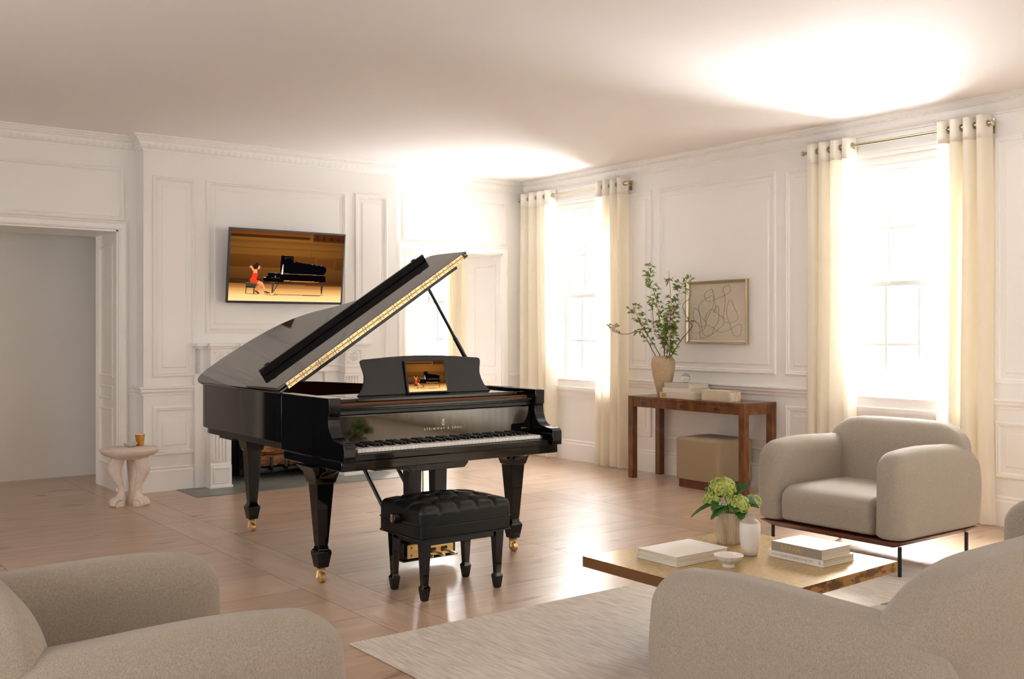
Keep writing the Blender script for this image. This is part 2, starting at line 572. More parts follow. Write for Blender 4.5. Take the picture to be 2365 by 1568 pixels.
# ================================================================== ROOM
ZC = 2.905
XL, YF = -1.7, -2.8
YB_L, YB, YB_N = 8.62, 8.44, 8.78     # recess left of the breast, chimney breast, recess right of it
BX0, BX1 = 2.64, 5.02
rnd = random.Random(4)

# floor of separate oak planks
def planks(name, x0, x1, y0, y1, kind=None):
    vs = []; fs = []; tone = []; uvs = []
    def plank(a0, b0, a1, b1, along_x):
        g = .0012
        n = len(vs)
        vs.extend([(a0 + g, b0 + g, 0), (a1 - g, b0 + g, 0), (a1 - g, b1 - g, 0), (a0 + g, b1 - g, 0)])
        fs.append((n, n + 1, n + 2, n + 3))
        t = rnd.uniform(.9, 1.04)
        tone.append((t, t * rnd.uniform(.98, 1.0), t * rnd.uniform(.96, 1.0)))
        ou, ov = rnd.uniform(0, 50), rnd.uniform(0, 50)
        q = [(a0, b0), (a1, b0), (a1, b1), (a0, b1)]
        for (p, s_) in q:
            u, v = (p - a0, s_ - b0) if along_x else (s_ - b0, p - a0)
            uvs.append((u + ou, v + ov))
    strip0, per, sw = 2.305, 2.745, .275
    k = math.floor((x0 - strip0) / per) - 1
    while strip0 + k * per < x1:
        s0 = strip0 + k * per
        a, b = max(x0, s0), min(x1, s0 + sw)
        if b > a:
            y = y0
            while y < y1:
                ln = rnd.uniform(1.6, 2.8)
                plank(a, y, b, min(y1, y + ln), False)
                y += ln
        for (fa, fb) in ((s0 + sw, s0 + 1.63), (s0 + 1.63, s0 + per)):
            a, b = max(x0, fa), min(x1, fb)
            if b > a:
                y = y0
                while y < y1:
                    wd = rnd.choice([.22, .28, .34, .40])
                    plank(a, y, b, min(y1, y + wd), True)
                    y += wd
        k += 1
    n = len(vs)
    me = bpy.data.meshes.new(name)
    z = -.006
    vs += [(x0, y0, z), (x1, y0, z), (x1, y1, z), (x0, y1, z), (x0, y0, -.1), (x1, y0, -.1), (x1, y1, -.1), (x0, y1, -.1)]
    base = [(n, n + 1, n + 2, n + 3), (n + 7, n + 6, n + 5, n + 4), (n, n + 4, n + 5, n + 1), (n + 1, n + 5, n + 6, n + 2), (n + 2, n + 6, n + 7, n + 3), (n + 3, n + 7, n + 4, n)]
    me.from_pydata(vs, [], fs + base)
    me.materials.append(M['oak']); me.materials.append(M['gap'])
    me.polygons.foreach_set('material_index', [0] * len(fs) + [1] * 6)
    me.uv_layers.new(name='UVMap')
    me.color_attributes.new('tone', 'FLOAT_COLOR', 'CORNER')
    nl = len(me.loops)
    ua = np.zeros((nl, 2), np.float32); ta = np.ones((nl, 4), np.float32)
    k4 = len(fs) * 4
    ua[:k4] = np.array(uvs, np.float32)
    ta[:k4, :3] = np.repeat(np.array(tone, np.float32), 4, axis=0)
    me.uv_layers['UVMap'].data.foreach_set('uv', ua.ravel())
    me.color_attributes['tone'].data.foreach_set('color', ta.ravel())
    o = bpy.data.objects.new(name, me); COL.objects.link(o)
    o['kind'] = 'structure'
    return o
planks('floor', XL - .3, 7.12, YF - .3, 12.6)

g = G(); g.box(XL - .3, YF - .3, ZC, 7.12, 12.6, ZC + .15)
struct('ceiling', g, M['ceiling'])

def wall_cells(g, fn, a0, a1, z0, z1, holes, h0, h1):
    ac = sorted(set([a0, a1] + [v for h in holes for v in h[:2]]))
    zc = sorted(set([z0, z1] + [v for h in holes for v in h[2:]]))
    for i in range(len(ac) - 1):
        j = 0
        while j < len(zc) - 1:
            ca = (ac[i] + ac[i + 1]) / 2
            def solid(jj):
                cz = (zc[jj] + zc[jj + 1]) / 2
                return not any(h[0] < ca < h[1] and h[2] < cz < h[3] for h in holes)
            if not solid(j): j += 1; continue
            k = j
            while k + 1 < len(zc) - 1 and solid(k + 1): k += 1
            A, B, C0, C1 = ac[i], ac[i + 1], zc[j], zc[k + 1]
            g.hexa([fn(A, h0, C0), fn(B, h0, C0), fn(B, h1, C0), fn(A, h1, C0)], [fn(A, h0, C1), fn(B, h0, C1), fn(B, h1, C1), fn(A, h1, C1)])
            j = k + 1
Xw = lambda a, h, z: (XR - h, a, z)           # window wall: h goes into the room
Yw = lambda y0: (lambda a, h, z: (a, y0 - h, z))
# window wall
g = G()
FRN = (-2.45, .55, .08, 2.56)
wall_cells(g, Xw, YF - .3, 12.6, 0, ZC, [(a, b, WZ0, WZ1) for a, b in WINS] + [FRN], 0, -.3)
struct('wall_right', g, M['paint'])
# back wall: recess with the left door, breast, recess with right door
DL = (1.24, 2.49, 2.14)
DR = (5.30, 6.52, 2.135)
g = G()
wall_cells(g, Yw(YB_L), XL - .3, BX0, 0, ZC, [(DL[0], DL[1], 0, DL[2])], 0, -.58)
struct('wall_back_left', g, M['paint'])
g = G()
FB = (3.32, 4.40, .83)     # firebox opening
wall_cells(g, Yw(YB), BX0, BX1, 0, ZC, [(FB[0], FB[1], 0, FB[2])], 0, -.5)
struct('wall_back_breast', g, M['paint'])
g = G()
wall_cells(g, Yw(YB_N), BX1, XR, 0, ZC, [(DR[0], DR[1], 0, DR[2])], 0, -.6)
struct('wall_back_right', g, M['paint'])
# side wall and the wall behind the camera
g = G()
wall_cells(g, lambda a, h, z: (XL + h, a, z), YF - .3, 12.6, 0, ZC, [(9.5, 11.3, .3, 2.5), (1.0, 2.4, .5, 2.6), (4.2, 5.6, .5, 2.6)], 0, -.3)
struct('wall_left', g, M['paint'])
g = G()
FWN = [(-.6, 1.0, .5, 2.6), (2.4, 4.0, .5, 2.6), (5.0, 6.2, .5, 2.6)]
wall_cells(g, lambda a, h, z: (a, YF + h, z), XL - .3, 7.12, 0, ZC, FWN, 0, -.3)
struct('wall_front', g, M['paint'])
# rooms beyond
g = G(); g.box(XL, 9.8, 0, 4.5, 10.0, ZC)
struct('wall_hall', g, M['paint'])
g = G(); g.box(4.5, 9.38, 0, 4.7, 12.4, ZC)
struct('wall_hall_side', g, M['paint'])
g = G(); g.box(XL - .3, 12.3, 0, 7.12, 12.6, ZC)
struct('wall_far', g, M['paint'])
g = G(); g.box(2.64, 8.95, 0, 5.02, 9.2, ZC)
struct('wall_chimney_back', g, M['paint'])

for (a, b, c, d) in FWN:
    area('window_portal', ((a + b) / 2, YF - .35, (c + d) / 2), ((a + b) / 2, 0, (c + d) / 2), b - a, d - c, 1, portal=True)
for (a, b, c, d) in ((1.0, 2.4, .5, 2.6), (4.2, 5.6, .5, 2.6), (9.5, 11.3, .3, 2.5)):
    area('window_portal', (XL - .35, (a + b) / 2, (c + d) / 2), (0, (a + b) / 2, (c + d) / 2), d - c, b - a, 1, portal=True)

# ---- crown moulding with leaf ornament
PER = [(XL, YB_L), (BX0, YB_L), (BX0, YB), (BX1, YB), (BX1, YB_N), (XR, YB_N), (XR, YF), (XL, YF)]
CR = [(0, -.118), (.012, -.118), (.014, -.108), (.022, -.104), (.03, -.098), (.052, -.055), (.054, -.046), (.066, -.044), (.068, -.034), (.078, -.03), (.09, -.014), (.104, -.008), (.104, 0)]
g = G(); g.sweep(PER, [(d, ZC + z) for d, z in CR], closed=True)
struct('trim_1', g, M['trim'], smooth=30)
def leaf_run(p, q, s0=0, s1=0):
    g = G()
    a = Vector(p); b = Vector(q); ln = (b - a).length
    d = (b - a) / ln; nrm = Vector((d.y, -d.x))
    st = .0075; n = int(ln / st); K = 6
    vs = []
    for i in range(n + 1):
        t = i * st
        for k in range(K):
            v = k / (K - 1)
            off = .029 + (.053 - .029) * v; z = -.1 + (.1 - .055) * v
            env = math.sin(PI * min(1, max(0, v))) ** .5
            ph = (t % .056) / .056
            bmp = (.5 + .5 * abs(math.sin(PI * ph))) * (1 - .35 * abs(math.sin(2 * PI * (t / .014 + v * 1.0))))
            h = .011 * env * bmp
            o2 = off + h * .85; zz = z - h * .5
            P = a + d * t + nrm * o2
            vs.append((P.x, P.y, ZC + zz))
    fs = [(i * K + k, (i + 1) * K + k, (i + 1) * K + k + 1, i * K + k + 1) for i in range(n) for k in range(K - 1)]
    g.add(vs, fs)
    m_ = int(ln / .021)
    for i in range(m_):
        t = i * .021 + .004
        P = a + d * t; Q = a + d * (t + .011)
        z0, z1 = ZC - .043, ZC - .033
        g.hexa([(P + nrm * .06).to_tuple() + (z0,), (Q + nrm * .06).to_tuple() + (z0,), (Q + nrm * .073).to_tuple() + (z0,), (P + nrm * .073).to_tuple() + (z0,)],
               [(P + nrm * .06).to_tuple() + (z1,), (Q + nrm * .06).to_tuple() + (z1,), (Q + nrm * .073).to_tuple() + (z1,), (P + nrm * .073).to_tuple() + (z1,)])
    return g
for i, (p, q) in enumerate([((.6, YB_L), (BX0 - .05, YB_L)), ((BX0 - .04, YB), (BX1 + .04, YB)), ((BX1 + .05, YB_N), (XR - .05, YB_N)), ((XR, YB_N - .05), (XR, 1.5))]):
    struct('trim_%d' % (i + 2), leaf_run(p, q), M['trim'], smooth=40)

BASE = [(0, 0), (.022, 0), (.022, .165), (.014, .178), (.018, .19), (.008, .203), (0, .203)]
RAIL = [(0, .785), (.010, .787), (.014, .806), (.026, .818), (.028, .838), (.042, .845), (.042, .857), (0, .860)]
MR = (3.03, 4.70)   # mantel extent
ti = [6]
def tr(g, **k):
    o = struct('trim_%d' % ti[0], g, M['trim'], **k); ti[0] += 1
    return o
base_runs = [[(XL, YB_L), (DL[0] - .07, YB_L)], [(DL[1] + .07, YB_L), (BX0, YB_L), (BX0, YB), (MR[0] + .1, YB)], [(MR[1] - .1, YB), (BX1, YB), (BX1, YB_N), (DR[0] - .07, YB_N)],
             [(DR[1] + .07, YB_N), (XR, YB_N), (XR, YF), (XL, YF), (XL, YB_L - .01)]]
for i, p in enumerate(base_runs):
    g = G(); g.sweep(p, BASE)
    o = struct('baseboard_%s' % ['hall_door', 'breast_left', 'breast_right', 'right'][i], g, M['trim'], smooth=30)
for p in ([(XL, YB_L), (DL[0] - .07, YB_L)], [(DL[1] + .07, YB_L), (BX0, YB_L), (BX0, YB), (MR[0] + .1, YB)], [(MR[1] - .1, YB), (BX1, YB), (BX1, YB_N), (DR[0] - .07, YB_N)],
          [(DR[1] + .07, YB_N), (XR, YB_N), (XR, WINS[0][1] + .11)], [(XR, WINS[0][0] - .11), (XR, WINS[1][1] + .11)], [(XR, WINS[1][0] - .11), (XR, WINS[2][1] + .11)]):
    g = G(); g.sweep(p, RAIL); tr(g, smooth=30)

# ---- raised wall panels
MOULD = [(0, 0), (0, .006), (.006, .014), (.016, .016), (.022, .010), (.030, .012), (.036, .003), (.04, 0)]
FIELD = [(.075, 0), (.082, .007)]
def panel(fn, a0, a1, b0, b1, field=True):
    g = G()
    g.frame(lambda a, b, h: fn(a, h, b), a0, a1, b0, b1, MOULD)
    if field and a1 - a0 > .2 and b1 - b0 > .2:
        d, h = FIELD[0][0], FIELD[1][1]
        e = FIELD[1][0]
        g.hexa([fn(a0 + d, 0, b0 + d), fn(a1 - d, 0, b0 + d), fn(a1 - d, 0, b1 - d), fn(a0 + d, 0, b1 - d)],
               [fn(a0 + e, h, b0 + e), fn(a1 - e, h, b0 + e), fn(a1 - e, h, b1 - e), fn(a0 + e, h, b1 - e)])
    return tr(g)
yb, yl, yn = Yw(YB), Yw(YB_L), Yw(YB_N)
panel(yb, 2.712, 3.067, .935, 2.59); panel(yb, 2.712, 3.067, .293, .694)
panel(yb, 3.155, 4.479, 1.296, 2.59)
panel(yb, 4.569, 4.917, .935, 2.59); panel(yb, 4.72, 4.95, .293, .694)
panel(yl, DL[0] - .05, 2.54, 2.215, 2.655, False)
panel(yn, 5.286, 6.573, 2.234, 2.69, False)
for (a, b) in ((6.83, 7.14), (5.396, 6.733), (4.99, 5.30), (2.40, 3.561)):
    panel(Xw, a, b, .955, 2.63)
    panel(Xw, a, b, .322, .708)

# ---- door openings: casing and panelled reveals
def doorway(name, y, x0, x1, zt, depth):
    g = G()
    fn = lambda a, b, h: (a, y - h, b)
    c = .07
    cas = [(0, 0), (0, .024), (.012, .03), (.02, .022), (.05, .018), (.056, .024), (.066, .02), (.07, 0)]
    # casing as a three-sided sweep
    pts = [(x0, 0), (x0, zt), (x1, zt), (x1, 0)]
    vs = []
    for d, h in cas:
        e = c - d
        vs += [fn(x0 - e, 0, h), fn(x0 - e, zt + e, h), fn(x1 + e, zt + e, h), fn(x1 + e, 0, h)]
    fs = []
    for i in range(len(cas) - 1):
        for k in range(3):
            fs.append((4 * i + k, 4 * i + k + 1, 4 * i + 5 + k, 4 * i + 4 + k))
    g.add(vs, fs)
    y1 = y + depth
    g.box(x1 - .012, y, 0, x1 + .001, y1, zt); g.box(x0 - .001, y, 0, x0 + .012, y1, zt); g.box(x0, y, zt - .012, x1, y1, zt + .001)
    o = struct(name, g, M['trim'], smooth=30)
    # reveal panels
    for (xx, sg) in ((x1 - .012, 1), (x0 + .012, -1)):
        q = G()
        f2 = lambda a, b, h, xx=xx, sg=sg: (xx - sg * h, a, b)
        for (b0, b1) in ((.20, .68), (.745, .865), (.93, 2.03)):
            q.frame(f2, y + .09, y1 - .12, b0, b1, [(0, 0), (0, .004), (.01, .010), (.02, .008), (.026, 0)])
        struct('reveal_panel', q, M['trim'], parent=o)
    return o
doorway('door_1', YB_L, DL[0], DL[1], DL[2], .60)
doorway('door_2', YB_N, DR[0], DR[1], DR[2], .62)

# unseen dark panelled door, added so the piano side mirrors black
g = G(); g.box(-.2, YB_L - .05, 0.005, 1.13, YB_L - .002, 2.16)
for a in (-.1, .55):
    for b0, b1 in ((.2, .9), (1.0, 2.0)):
        g.frame(lambda u, v, h: (u, YB_L - .05 - h, v), a, a + .46, b0, b1, [(0, 0), (0, .008), (.02, .012), (.03, 0)])
struct('door_added_dark', g, mat('dark_reflection_door', (26, 22, 20), .5))
# ---- windows
def window(name, fn, a0, a1, z0, z1, cols, sash_h=-.12, rows=4):
    o = None
    g = G()
    # casing with a small cornice
    F = lambda a, b, h: fn(a, h, b)
    g.frame(F, a0 - .10, a1 + .10, z0 - .02, z1 + .10, [(0, 0), (0, .026), (.012, .03), (.03, .018), (.08, .016), (.1, .02), (.1, -.02)])
    def bx(A0, A1, H0, H1, Z0, Z1):
        g.hexa([fn(A0, H0, Z0), fn(A1, H0, Z0), fn(A1, H1, Z0), fn(A0, H1, Z0)], [fn(A0, H0, Z1), fn(A1, H0, Z1), fn(A1, H1, Z1), fn(A0, H1, Z1)])
    bx(a0 - .12, a1 + .12, 0, .045, z1 + .085, z1 + .11)
    bx(a0 - .11, a1 + .11, 0, .035, z1 + .055, z1 + .085)
    # reveal lining
    bx(a0 - .001, a0 + .02, -.29, .01, z0, z1); bx(a1 - .02, a1 + .001, -.29, .01, z0, z1); bx(a0, a1, -.29, .01, z1 - .02, z1 + .001)
    o = struct(name, g, M['trim'])
    g = G()
    g.hexa([fn(a0 - .12, .055, z0 - .03), fn(a1 + .12, .055, z0 - .03), fn(a1 + .12, -.29, z0 - .03), fn(a0 - .12, -.29, z0 - .03)],
           [fn(a0 - .12, .055, z0 - .002), fn(a1 + .12, .055, z0 - .002), fn(a1 + .12, -.29, z0 + .006), fn(a0 - .12, -.29, z0 + .006)]) if False else None
    for (A0, A1, H0, H1, Z0, Z1) in ((a0 - .12, a1 + .12, 0, .055, z0 - .028, z0 + .003), (a0, a1, -.29, 0, z0 - .02, z0 + .003), (a0 - .1, a1 + .1, 0, .02, z0 - .095, z0 - .028)):
        g.hexa([fn(A0, H0, Z0), fn(A1, H0, Z0), fn(A1, H1, Z0), fn(A0, H1, Z0)], [fn(A0, H0, Z1), fn(A1, H0, Z1), fn(A1, H1, Z1), fn(A0, H1, Z1)])
    struct('window_sill', g, M['trim'], parent=o)
    zm = (z0 + z1) / 2 + .02
    b0, b1 = a0 + .02, a1 - .02
    for (sz0, sz1, h) in ((z0, zm + .02, sash_h), (zm - .02, z1 - .02, sash_h - .04)):
        g = G()
        def bs(A0, A1, Z0, Z1, t=.035, e=0):
            q = h - e
            g.hexa([fn(A0, q, Z0), fn(A1, q, Z0), fn(A1, h - t, Z0), fn(A0, h - t, Z0)], [fn(A0, q, Z1), fn(A1, q, Z1), fn(A1, h - t, Z1), fn(A0, h - t, Z1)])
        bs(b0, b0 + .045, sz0, sz1); bs(b1 - .045, b1, sz0, sz1); bs(b0 + .045, b1 - .045, sz0, sz0 + (.07 if sz0 == z0 else .035)); bs(b0 + .045, b1 - .045, sz1 - (.035 if sz0 == z0 else .05), sz1)
        for k in range(1, cols):
            a = b0 + (b1 - b0) * k / cols
            bs(a - .010, a + .010, sz0 + .03, sz1 - .03, .028, .002)
        for k in range(1, rows // 2):
            zz = sz0 + (sz1 - sz0) * k / (rows // 2)
            bs(b0 + .04, b1 - .04, zz - .010, zz + .010, .026, .004)
        s_ = struct('sash', g, M['sash'], parent=o)
        g = G()
        hh = h - .02
        g.add([fn(b0 + .04, hh, sz0 + .03), fn(b1 - .04, hh, sz0 + .03), fn(b1 - .04, hh, sz1 - .03), fn(b0 + .04, hh, sz1 - .03)], [(0, 1, 2, 3)])
        struct('pane', g, M['pane'], parent=s_)
    return o
for i, (a, b) in enumerate(WINS):
    window('window_%d' % (i + 1), Xw, a, b, WZ0, WZ1, 3)
for i, (a, b, c, d) in enumerate(FWN):
    window('window_%d' % (i + 5), lambda A, h, z: (A, YF + h, z), a, b, c, d, 4)  # unseen windows added behind the camera to let in fill
for i, (a, b, c, d) in enumerate(((1.0, 2.4, .5, 2.6), (4.2, 5.6, .5, 2.6), (9.5, 11.3, .3, 2.5))):
    window('window_%d' % (i + 8), lambda A, h, z: (XL + h, A, z), a, b, c, d, 4)  # unseen windows added in the side wall to let in fill light

# ---- curtains, rods
def curtain(y0, y1, rodx, seed, label, top=2.775, bot=.012, group='cream curtains on the window wall', flare=1.0, rev=1, folds=4):
    r_ = random.Random(seed)
    ph = r_.uniform(-.2, .2)
    n = 32 * folds; K = 34
    zh = top - .155
    t = thing('curtain', label, 'curtain', (rodx, (y0 + y1) / 2, bot), group)
    def pt(u, z):
        v = (top - z) / (top - bot)
        amp = .048 * (1 - .25 * v) + .012 * v * math.sin(u * 9 + seed)
        yy = y0 + (y1 - y0) * u
        c = (y0 + y1) / 2
        yy = c + (yy - c) * (1 + .06 * v * flare)
        q_ = abs(math.sin(PI * (folds * u + .10 * v * math.sin(4 * u + seed) * math.sin(PI * u))))
        w_ = 1 - 2 * (1 - q_ ** .8) ** 1.6
        xx = rodx - amp * w_ * rev + .01 * v * math.sin(3 * u + seed * 2)
        yy += .014 * v * math.sin(7 * u + seed) + .01 * math.sin(v * 6 + seed) * v
        return (xx, yy, z)
    zs = [zh - (zh - bot) * k / (K - 1) for k in range(K)]
    g = G()
    g.add([pt(i / n, z) for z in zs for i in range(n + 1)], [(k * (n + 1) + i, k * (n + 1) + i + 1, (k + 1) * (n + 1) + i + 1, (k + 1) * (n + 1) + i) for k in range(K - 1) for i in range(n)])
    o = obj('cloth', g, M['curtain'], t, smooth=180, fix=False)
    g = G()
    zs = [top, top - .05, top - .1, zh]
    g.add([pt(i / n, z) for z in zs for i in range(n + 1)], [(k * (n + 1) + i, k * (n + 1) + i + 1, (k + 1) * (n + 1) + i + 1, (k + 1) * (n + 1) + i) for k in range(3) for i in range(n)])
    o = obj('header', g, M['curtain_header'], t, smooth=180, fix=False)
    s_ = o.modifiers.new('thick', 'SOLIDIFY'); s_.thickness = .003
    # eyelets where the cloth crosses the rod
    uz = math.asin((1 - .5 ** (1 / 1.6)) ** (1 / .8)) / PI
    for k in range(folds * 2):
        uu = ((k + 1) // 2 + (uz if k % 2 == 0 else -uz)) / folds
        p0 = pt(uu - .004, top - .06); p1 = pt(uu + .004, top - .06)
        tn = (Vector(p1) - Vector(p0)).normalized()
        nr = Vector((tn.y, -tn.x, 0))
        cc = (Vector(p0) + Vector(p1)) / 2
        g = G(); pts = []
        for j in range(17):
            a = 2 * PI * j / 16
            pts.append(cc + tn * math.cos(a) * .021 + Vector((0, 0, math.sin(a) * .021)))
        g.tube(pts, .004, 6)
        obj('eyelet', g, M['chrome'], t, smooth=180)
    return t
RX = 6.725
window('window_11', Xw, FRN[0], FRN[1], FRN[2], FRN[3], 6)  # unseen wide window, added with its curtains as a bright reflection for the fallboard
area('window_portal', (XR + .33, -.95, 1.3), (0, -.95, 1.3), 2.5, 3.0, 1, portal=True)
curtain(8.16, 8.70, RX, 1, 'sheer cream curtain in the far corner, left side of the window nearest the corner')
curtain(7.09, 7.50, RX, 2, 'cream pleated curtain between the far window and the flower branches')
curtain(4.60, 5.02, RX, 3, 'cream pleated curtain left of the big near window, behind the armchair')
curtain(3.55, 3.93, RX, 4, 'cream pleated curtain right of the near window, reaching behind the armchair arm')
curtain(9.90, 10.16, RX, 5, 'cream curtain right of the window seen through the far doorway', group='cream curtains in the room beyond')
curtain(10.95, 11.35, RX, 6, 'cream curtain left of the window seen through the far doorway', group='cream curtains in the room beyond')
curtain(-.88, .70, RX, 8, 'unseen wide sheer cream curtain added behind the sofa for the fallboard reflection, half nearest the armchair', folds=14, group='added sheer curtains behind the sofa')
curtain(-2.62, -1.02, RX, 9, 'unseen wide sheer cream curtain added behind the sofa for the fallboard reflection, half nearest the rear wall', folds=14, group='added sheer curtains behind the sofa')
def rod(y0, y1, label):
    t = thing('curtain_rod', label, 'curtain rod', (RX, (y0 + y1) / 2, 2.70), 'nickel curtain rods')
    g = G(); g.tube([(RX, y0, 2.715), (RX, y1, 2.715)], .0125, 12)
    obj('pole', g, M['chrome'], t, smooth=60)
    for y in (y0, y1):
        g = G(); g.ball((RX, y, 2.715), .022, 14, sc=(1, .6, 1)); obj('finial', g, M['chrome'], t, smooth=180)
        yy = y + (.05 if y == y0 else -.05)
        g = G(); g.box(RX, yy - .006, 2.70, XR - .001, yy + .006, 2.71); g.box(XR - .008, yy - .02, 2.66, XR - .001, yy + .02, 2.76)
        obj('bracket', g, M['chrome'], t)
rod(7.06, 8.74, 'slim nickel rod above the far window near the corner')
rod(3.53, 5.06, 'nickel curtain rod above the near window')
rod(-2.68, .78, 'long nickel curtain rod of the unseen curtains added behind the sofa')
rod(9.88, 11.4, 'nickel curtain rod in the room beyond the far doorway')

# ================================================================== FIREPLACE
fp = thing('fireplace_surround', 'white carved fireplace surround with fluted pilasters behind the piano', 'fireplace', (3.86, YB, 0))
T = M['trim']
MX0, MX1 = 3.04, 4.68
Y0 = YB - .002
g = G()
# shelf with break-fronts
g.box(MX0, YB - .13, 1.185, MX1, Y0, 1.212); g.box(MX0 + .02, YB - .10, 1.165, MX1 - .02, Y0, 1.185)
for a in (3.125, 4.375):
    g.box(a, YB - .18, 1.185, a + .22, YB - .12, 1.212); g.box(a + .015, YB - .16, 1.165, a + .205, YB - .1, 1.185)
g.box(3.40, YB - .155, 1.185, 4.32, YB - .12, 1.212)
obj('mantel_shelf', g, T, fp, bevel=.004)
g = G()
g.box(MX0 + .05, YB - .065, .95, MX1 - .05, Y0, 1.165)
g.box(MX0 + .04, YB - .075, 1.0, MX1 - .04, Y0, 1.02)
for k in range(14):                 # fluted centre frieze
    x = 3.45 + k * .06
    if not 3.72 < x < 3.98: g.box(x, YB - .078, 1.035, x + .03, YB - .06, 1.15)
g.box(3.70, YB - .085, 1.03, 4.02, YB - .06, 1.155)
obj('frieze', g, T, fp, bevel=.003)
for a in (3.05, 4.57):
    g = G(); g.box(a + (0 if a < 4 else 0), YB - .04, 0, a + .11, Y0, .96); obj('side_slip', g, T, fp, bevel=.003)
g = G()
for (x0, x1, z0, z1) in ((3.33, 3.37, 0, .985), (4.25, 4.41, 0, .985), (3.33, 4.41, .945, .985)):
    g.box(x0, YB - .035, z0, x1, Y0, z1)
obj('inner_slip', g, T, fp, bevel=.004)
for a in (3.15, 4.395):
    b = a + .175
    g = G()
    g.box(a - .012, YB - .155, 0, b + .012, Y0, .022); g.box(a - .004, YB - .145, .02, b + .004, Y0, .19)
    g.frame(lambda u, v, h: (u, YB - .145 - h, v), a + .018, b - .018, .04, .175, [(0, 0), (0, .006), (.008, .009), (.014, .002)])
    g.box(a + .03, YB - .150, .055, b - .03, YB - .14, .16)
    plinth = obj('plinth', g, T, fp, bevel=.002)
    g = G()
    g.box(a + .004, YB - .12, .19, b - .004, Y0, .93)
    n = 5; wv = (b - a - .03) / n
    for k in range(n):
        x = a + .015 + k * wv
        pts = [(x + .004, 0), (x + wv * .22, .012), (x + wv * .78, .012), (x + wv - .004, 0)]
        g.prism(pts, .215, .905, lambda u, v, z: (u, YB - .12 - v, z))
    g.box(a, YB - .135, .905, b, Y0, .93); g.box(a, YB - .13, .19, b, Y0, .212)
    obj('pilaster', g, T, fp, bevel=.002)
    g = G()
    g.box(a - .004, YB - .15, .93, b + .004, Y0, 1.165); g.box(a - .012, YB - .158, .985, b + .012, Y0, 1.003)
    blk = obj('corner_block', g, T, fp, bevel=.003)
    g = G()
    cx, cz, yf = (a + b) / 2, 1.085, YB - .152
    g.frame(lambda u, v, h: (u, yf + .002 - h, v), a + .012, b - .012, 1.018, 1.15, [(0, 0), (0, .004), (.006, .006), (.01, 0)])
    for k in range(10):
        an = 2 * PI * k / 10
        d = Vector((math.cos(an), 0, math.sin(an))); q = Vector((-math.sin(an), 0, math.cos(an)))
        c = Vector((cx, yf, cz))
        pp = [c + d * .014, c + d * .034 + q * .011, c + d * .054, c + d * .034 - q * .011]
        top = c + d * .034 + Vector((0, -.012, 0))
        g.add([*pp, top], [(0, 1, 4), (1, 2, 4), (2, 3, 4), (3, 0, 4)])
    g.ball((cx, yf - .002, cz), .014, 10)
    for sx in (-1, 1):
        for sz in (-1, 1):
            g.ball((cx + sx * .055, yf, cz + sz * .05), .009, 8)
            for k in range(3):
                g.ball((cx + sx * (.03 + .012 * k), yf, cz + sz * .058), .005, 6)
    obj('rosette', g, T, blk, smooth=50)
# firebox lining
g = G()
FX0, FX1, FZ = FB[0] , FB[1], FB[2]
g.box(FX0, YB - .0, 0.002, FX0 + .03, 8.93, FZ); g.box(FX1 - .03, YB, 0.002, FX1, 8.93, FZ); g.box(FX0 + .03, 8.89, 0.002, FX1 - .03, 8.93, FZ); g.box(FX0 + .03, YB, FZ - .03, FX1 - .03, 8.89, FZ)
o = obj('firebox_lining', g, M['firebox'], fp)
hs = G(); hs.box(2.90, 7.93, -.004, 4.84, 8.90, .004)
solo('hearth_slab', hs, M['slate'], 'grey slate hearth slab let into the floor before the fireplace', 'hearth', (3.86, 8.2, 0))
gt = thing('fire_grate', 'black iron grate holding firewood in the fireplace', 'grate', (3.92, 8.66, .004))
g = G()
for y in (8.56, 8.78): g.box(3.61, y - .012, .075, 4.22, y + .012, .10)
for x in (3.65, 3.78, 3.92, 4.06, 4.19):
    g.box(x - .01, 8.50, .085, x + .01, 8.84, .107)
    g.box(x - .01, 8.50, .085, x + .01, 8.522, .20)
obj('bars', g, M['matte_black'], gt)
for x in (3.64, 4.19):
    for y in (8.56, 8.78):
        g = G(); g.box(x - .012, y - .012, .004, x + .012, y + .012, .08); obj('leg', g, M['matte_black'], gt)
def log(c, ln, r, rz, tilt, sd, lab):
    r_ = random.Random(sd)
    g = G(); n = 11; m_ = 14
    off = [r_.uniform(.8, 1.12) for _ in range(n)]
    vs = []
    for i in range(m_ + 1):
        x = -ln / 2 + ln * i / m_
        for k in range(n):
            a = 2 * PI * k / n
            q = r * off[k] * (1 + .10 * math.sin(i * 1.3 + k * 2 + sd) + r_.uniform(-.05, .05))
            vs.append((x, q * math.cos(a), q * math.sin(a)))
    fs = [(i * n + k, i * n + (k + 1) % n, (i + 1) * n + (k + 1) % n, (i + 1) * n + k) for i in range(m_) for k in range(n)]
    fs += [tuple(range(n)), tuple(m_ * n + k for k in range(n))]
    g.add(vs, fs)
    o = obj('firewood_log', g, M['log'], None, smooth=35)
    o.location = c; o.rotation_euler = (0, tilt, rz)
    tag(o, lab, 'log', 'split logs on the fire grate')
log((3.80, 8.60, .158), .28, .050, .05, 0, 1, 'split log, bottom left on the fire grate')
log((4.09, 8.59, .156), .22, .048, -.06, 0, 2, 'short split log, bottom right on the fire grate')
log((3.93, 8.73, .158), .50, .050, .02, 0, 3, 'long split log lying at the back of the fire grate')
log((3.90, 8.64, .258), .50, .052, .03, 0, 4, 'long split log in the middle layer of the firewood')
log((4.04, 8.745, .256), .26, .042, -.15, 0, 5, 'short log at the right of the middle firewood layer')
log((3.87, 8.67, .357), .36, .050, .08, .04, 6, 'pale split log near the top of the firewood')
log((3.84, 8.68, .450), .32, .044, -.05, 0, 7, 'topmost split log of the firewood pile')
g = G()
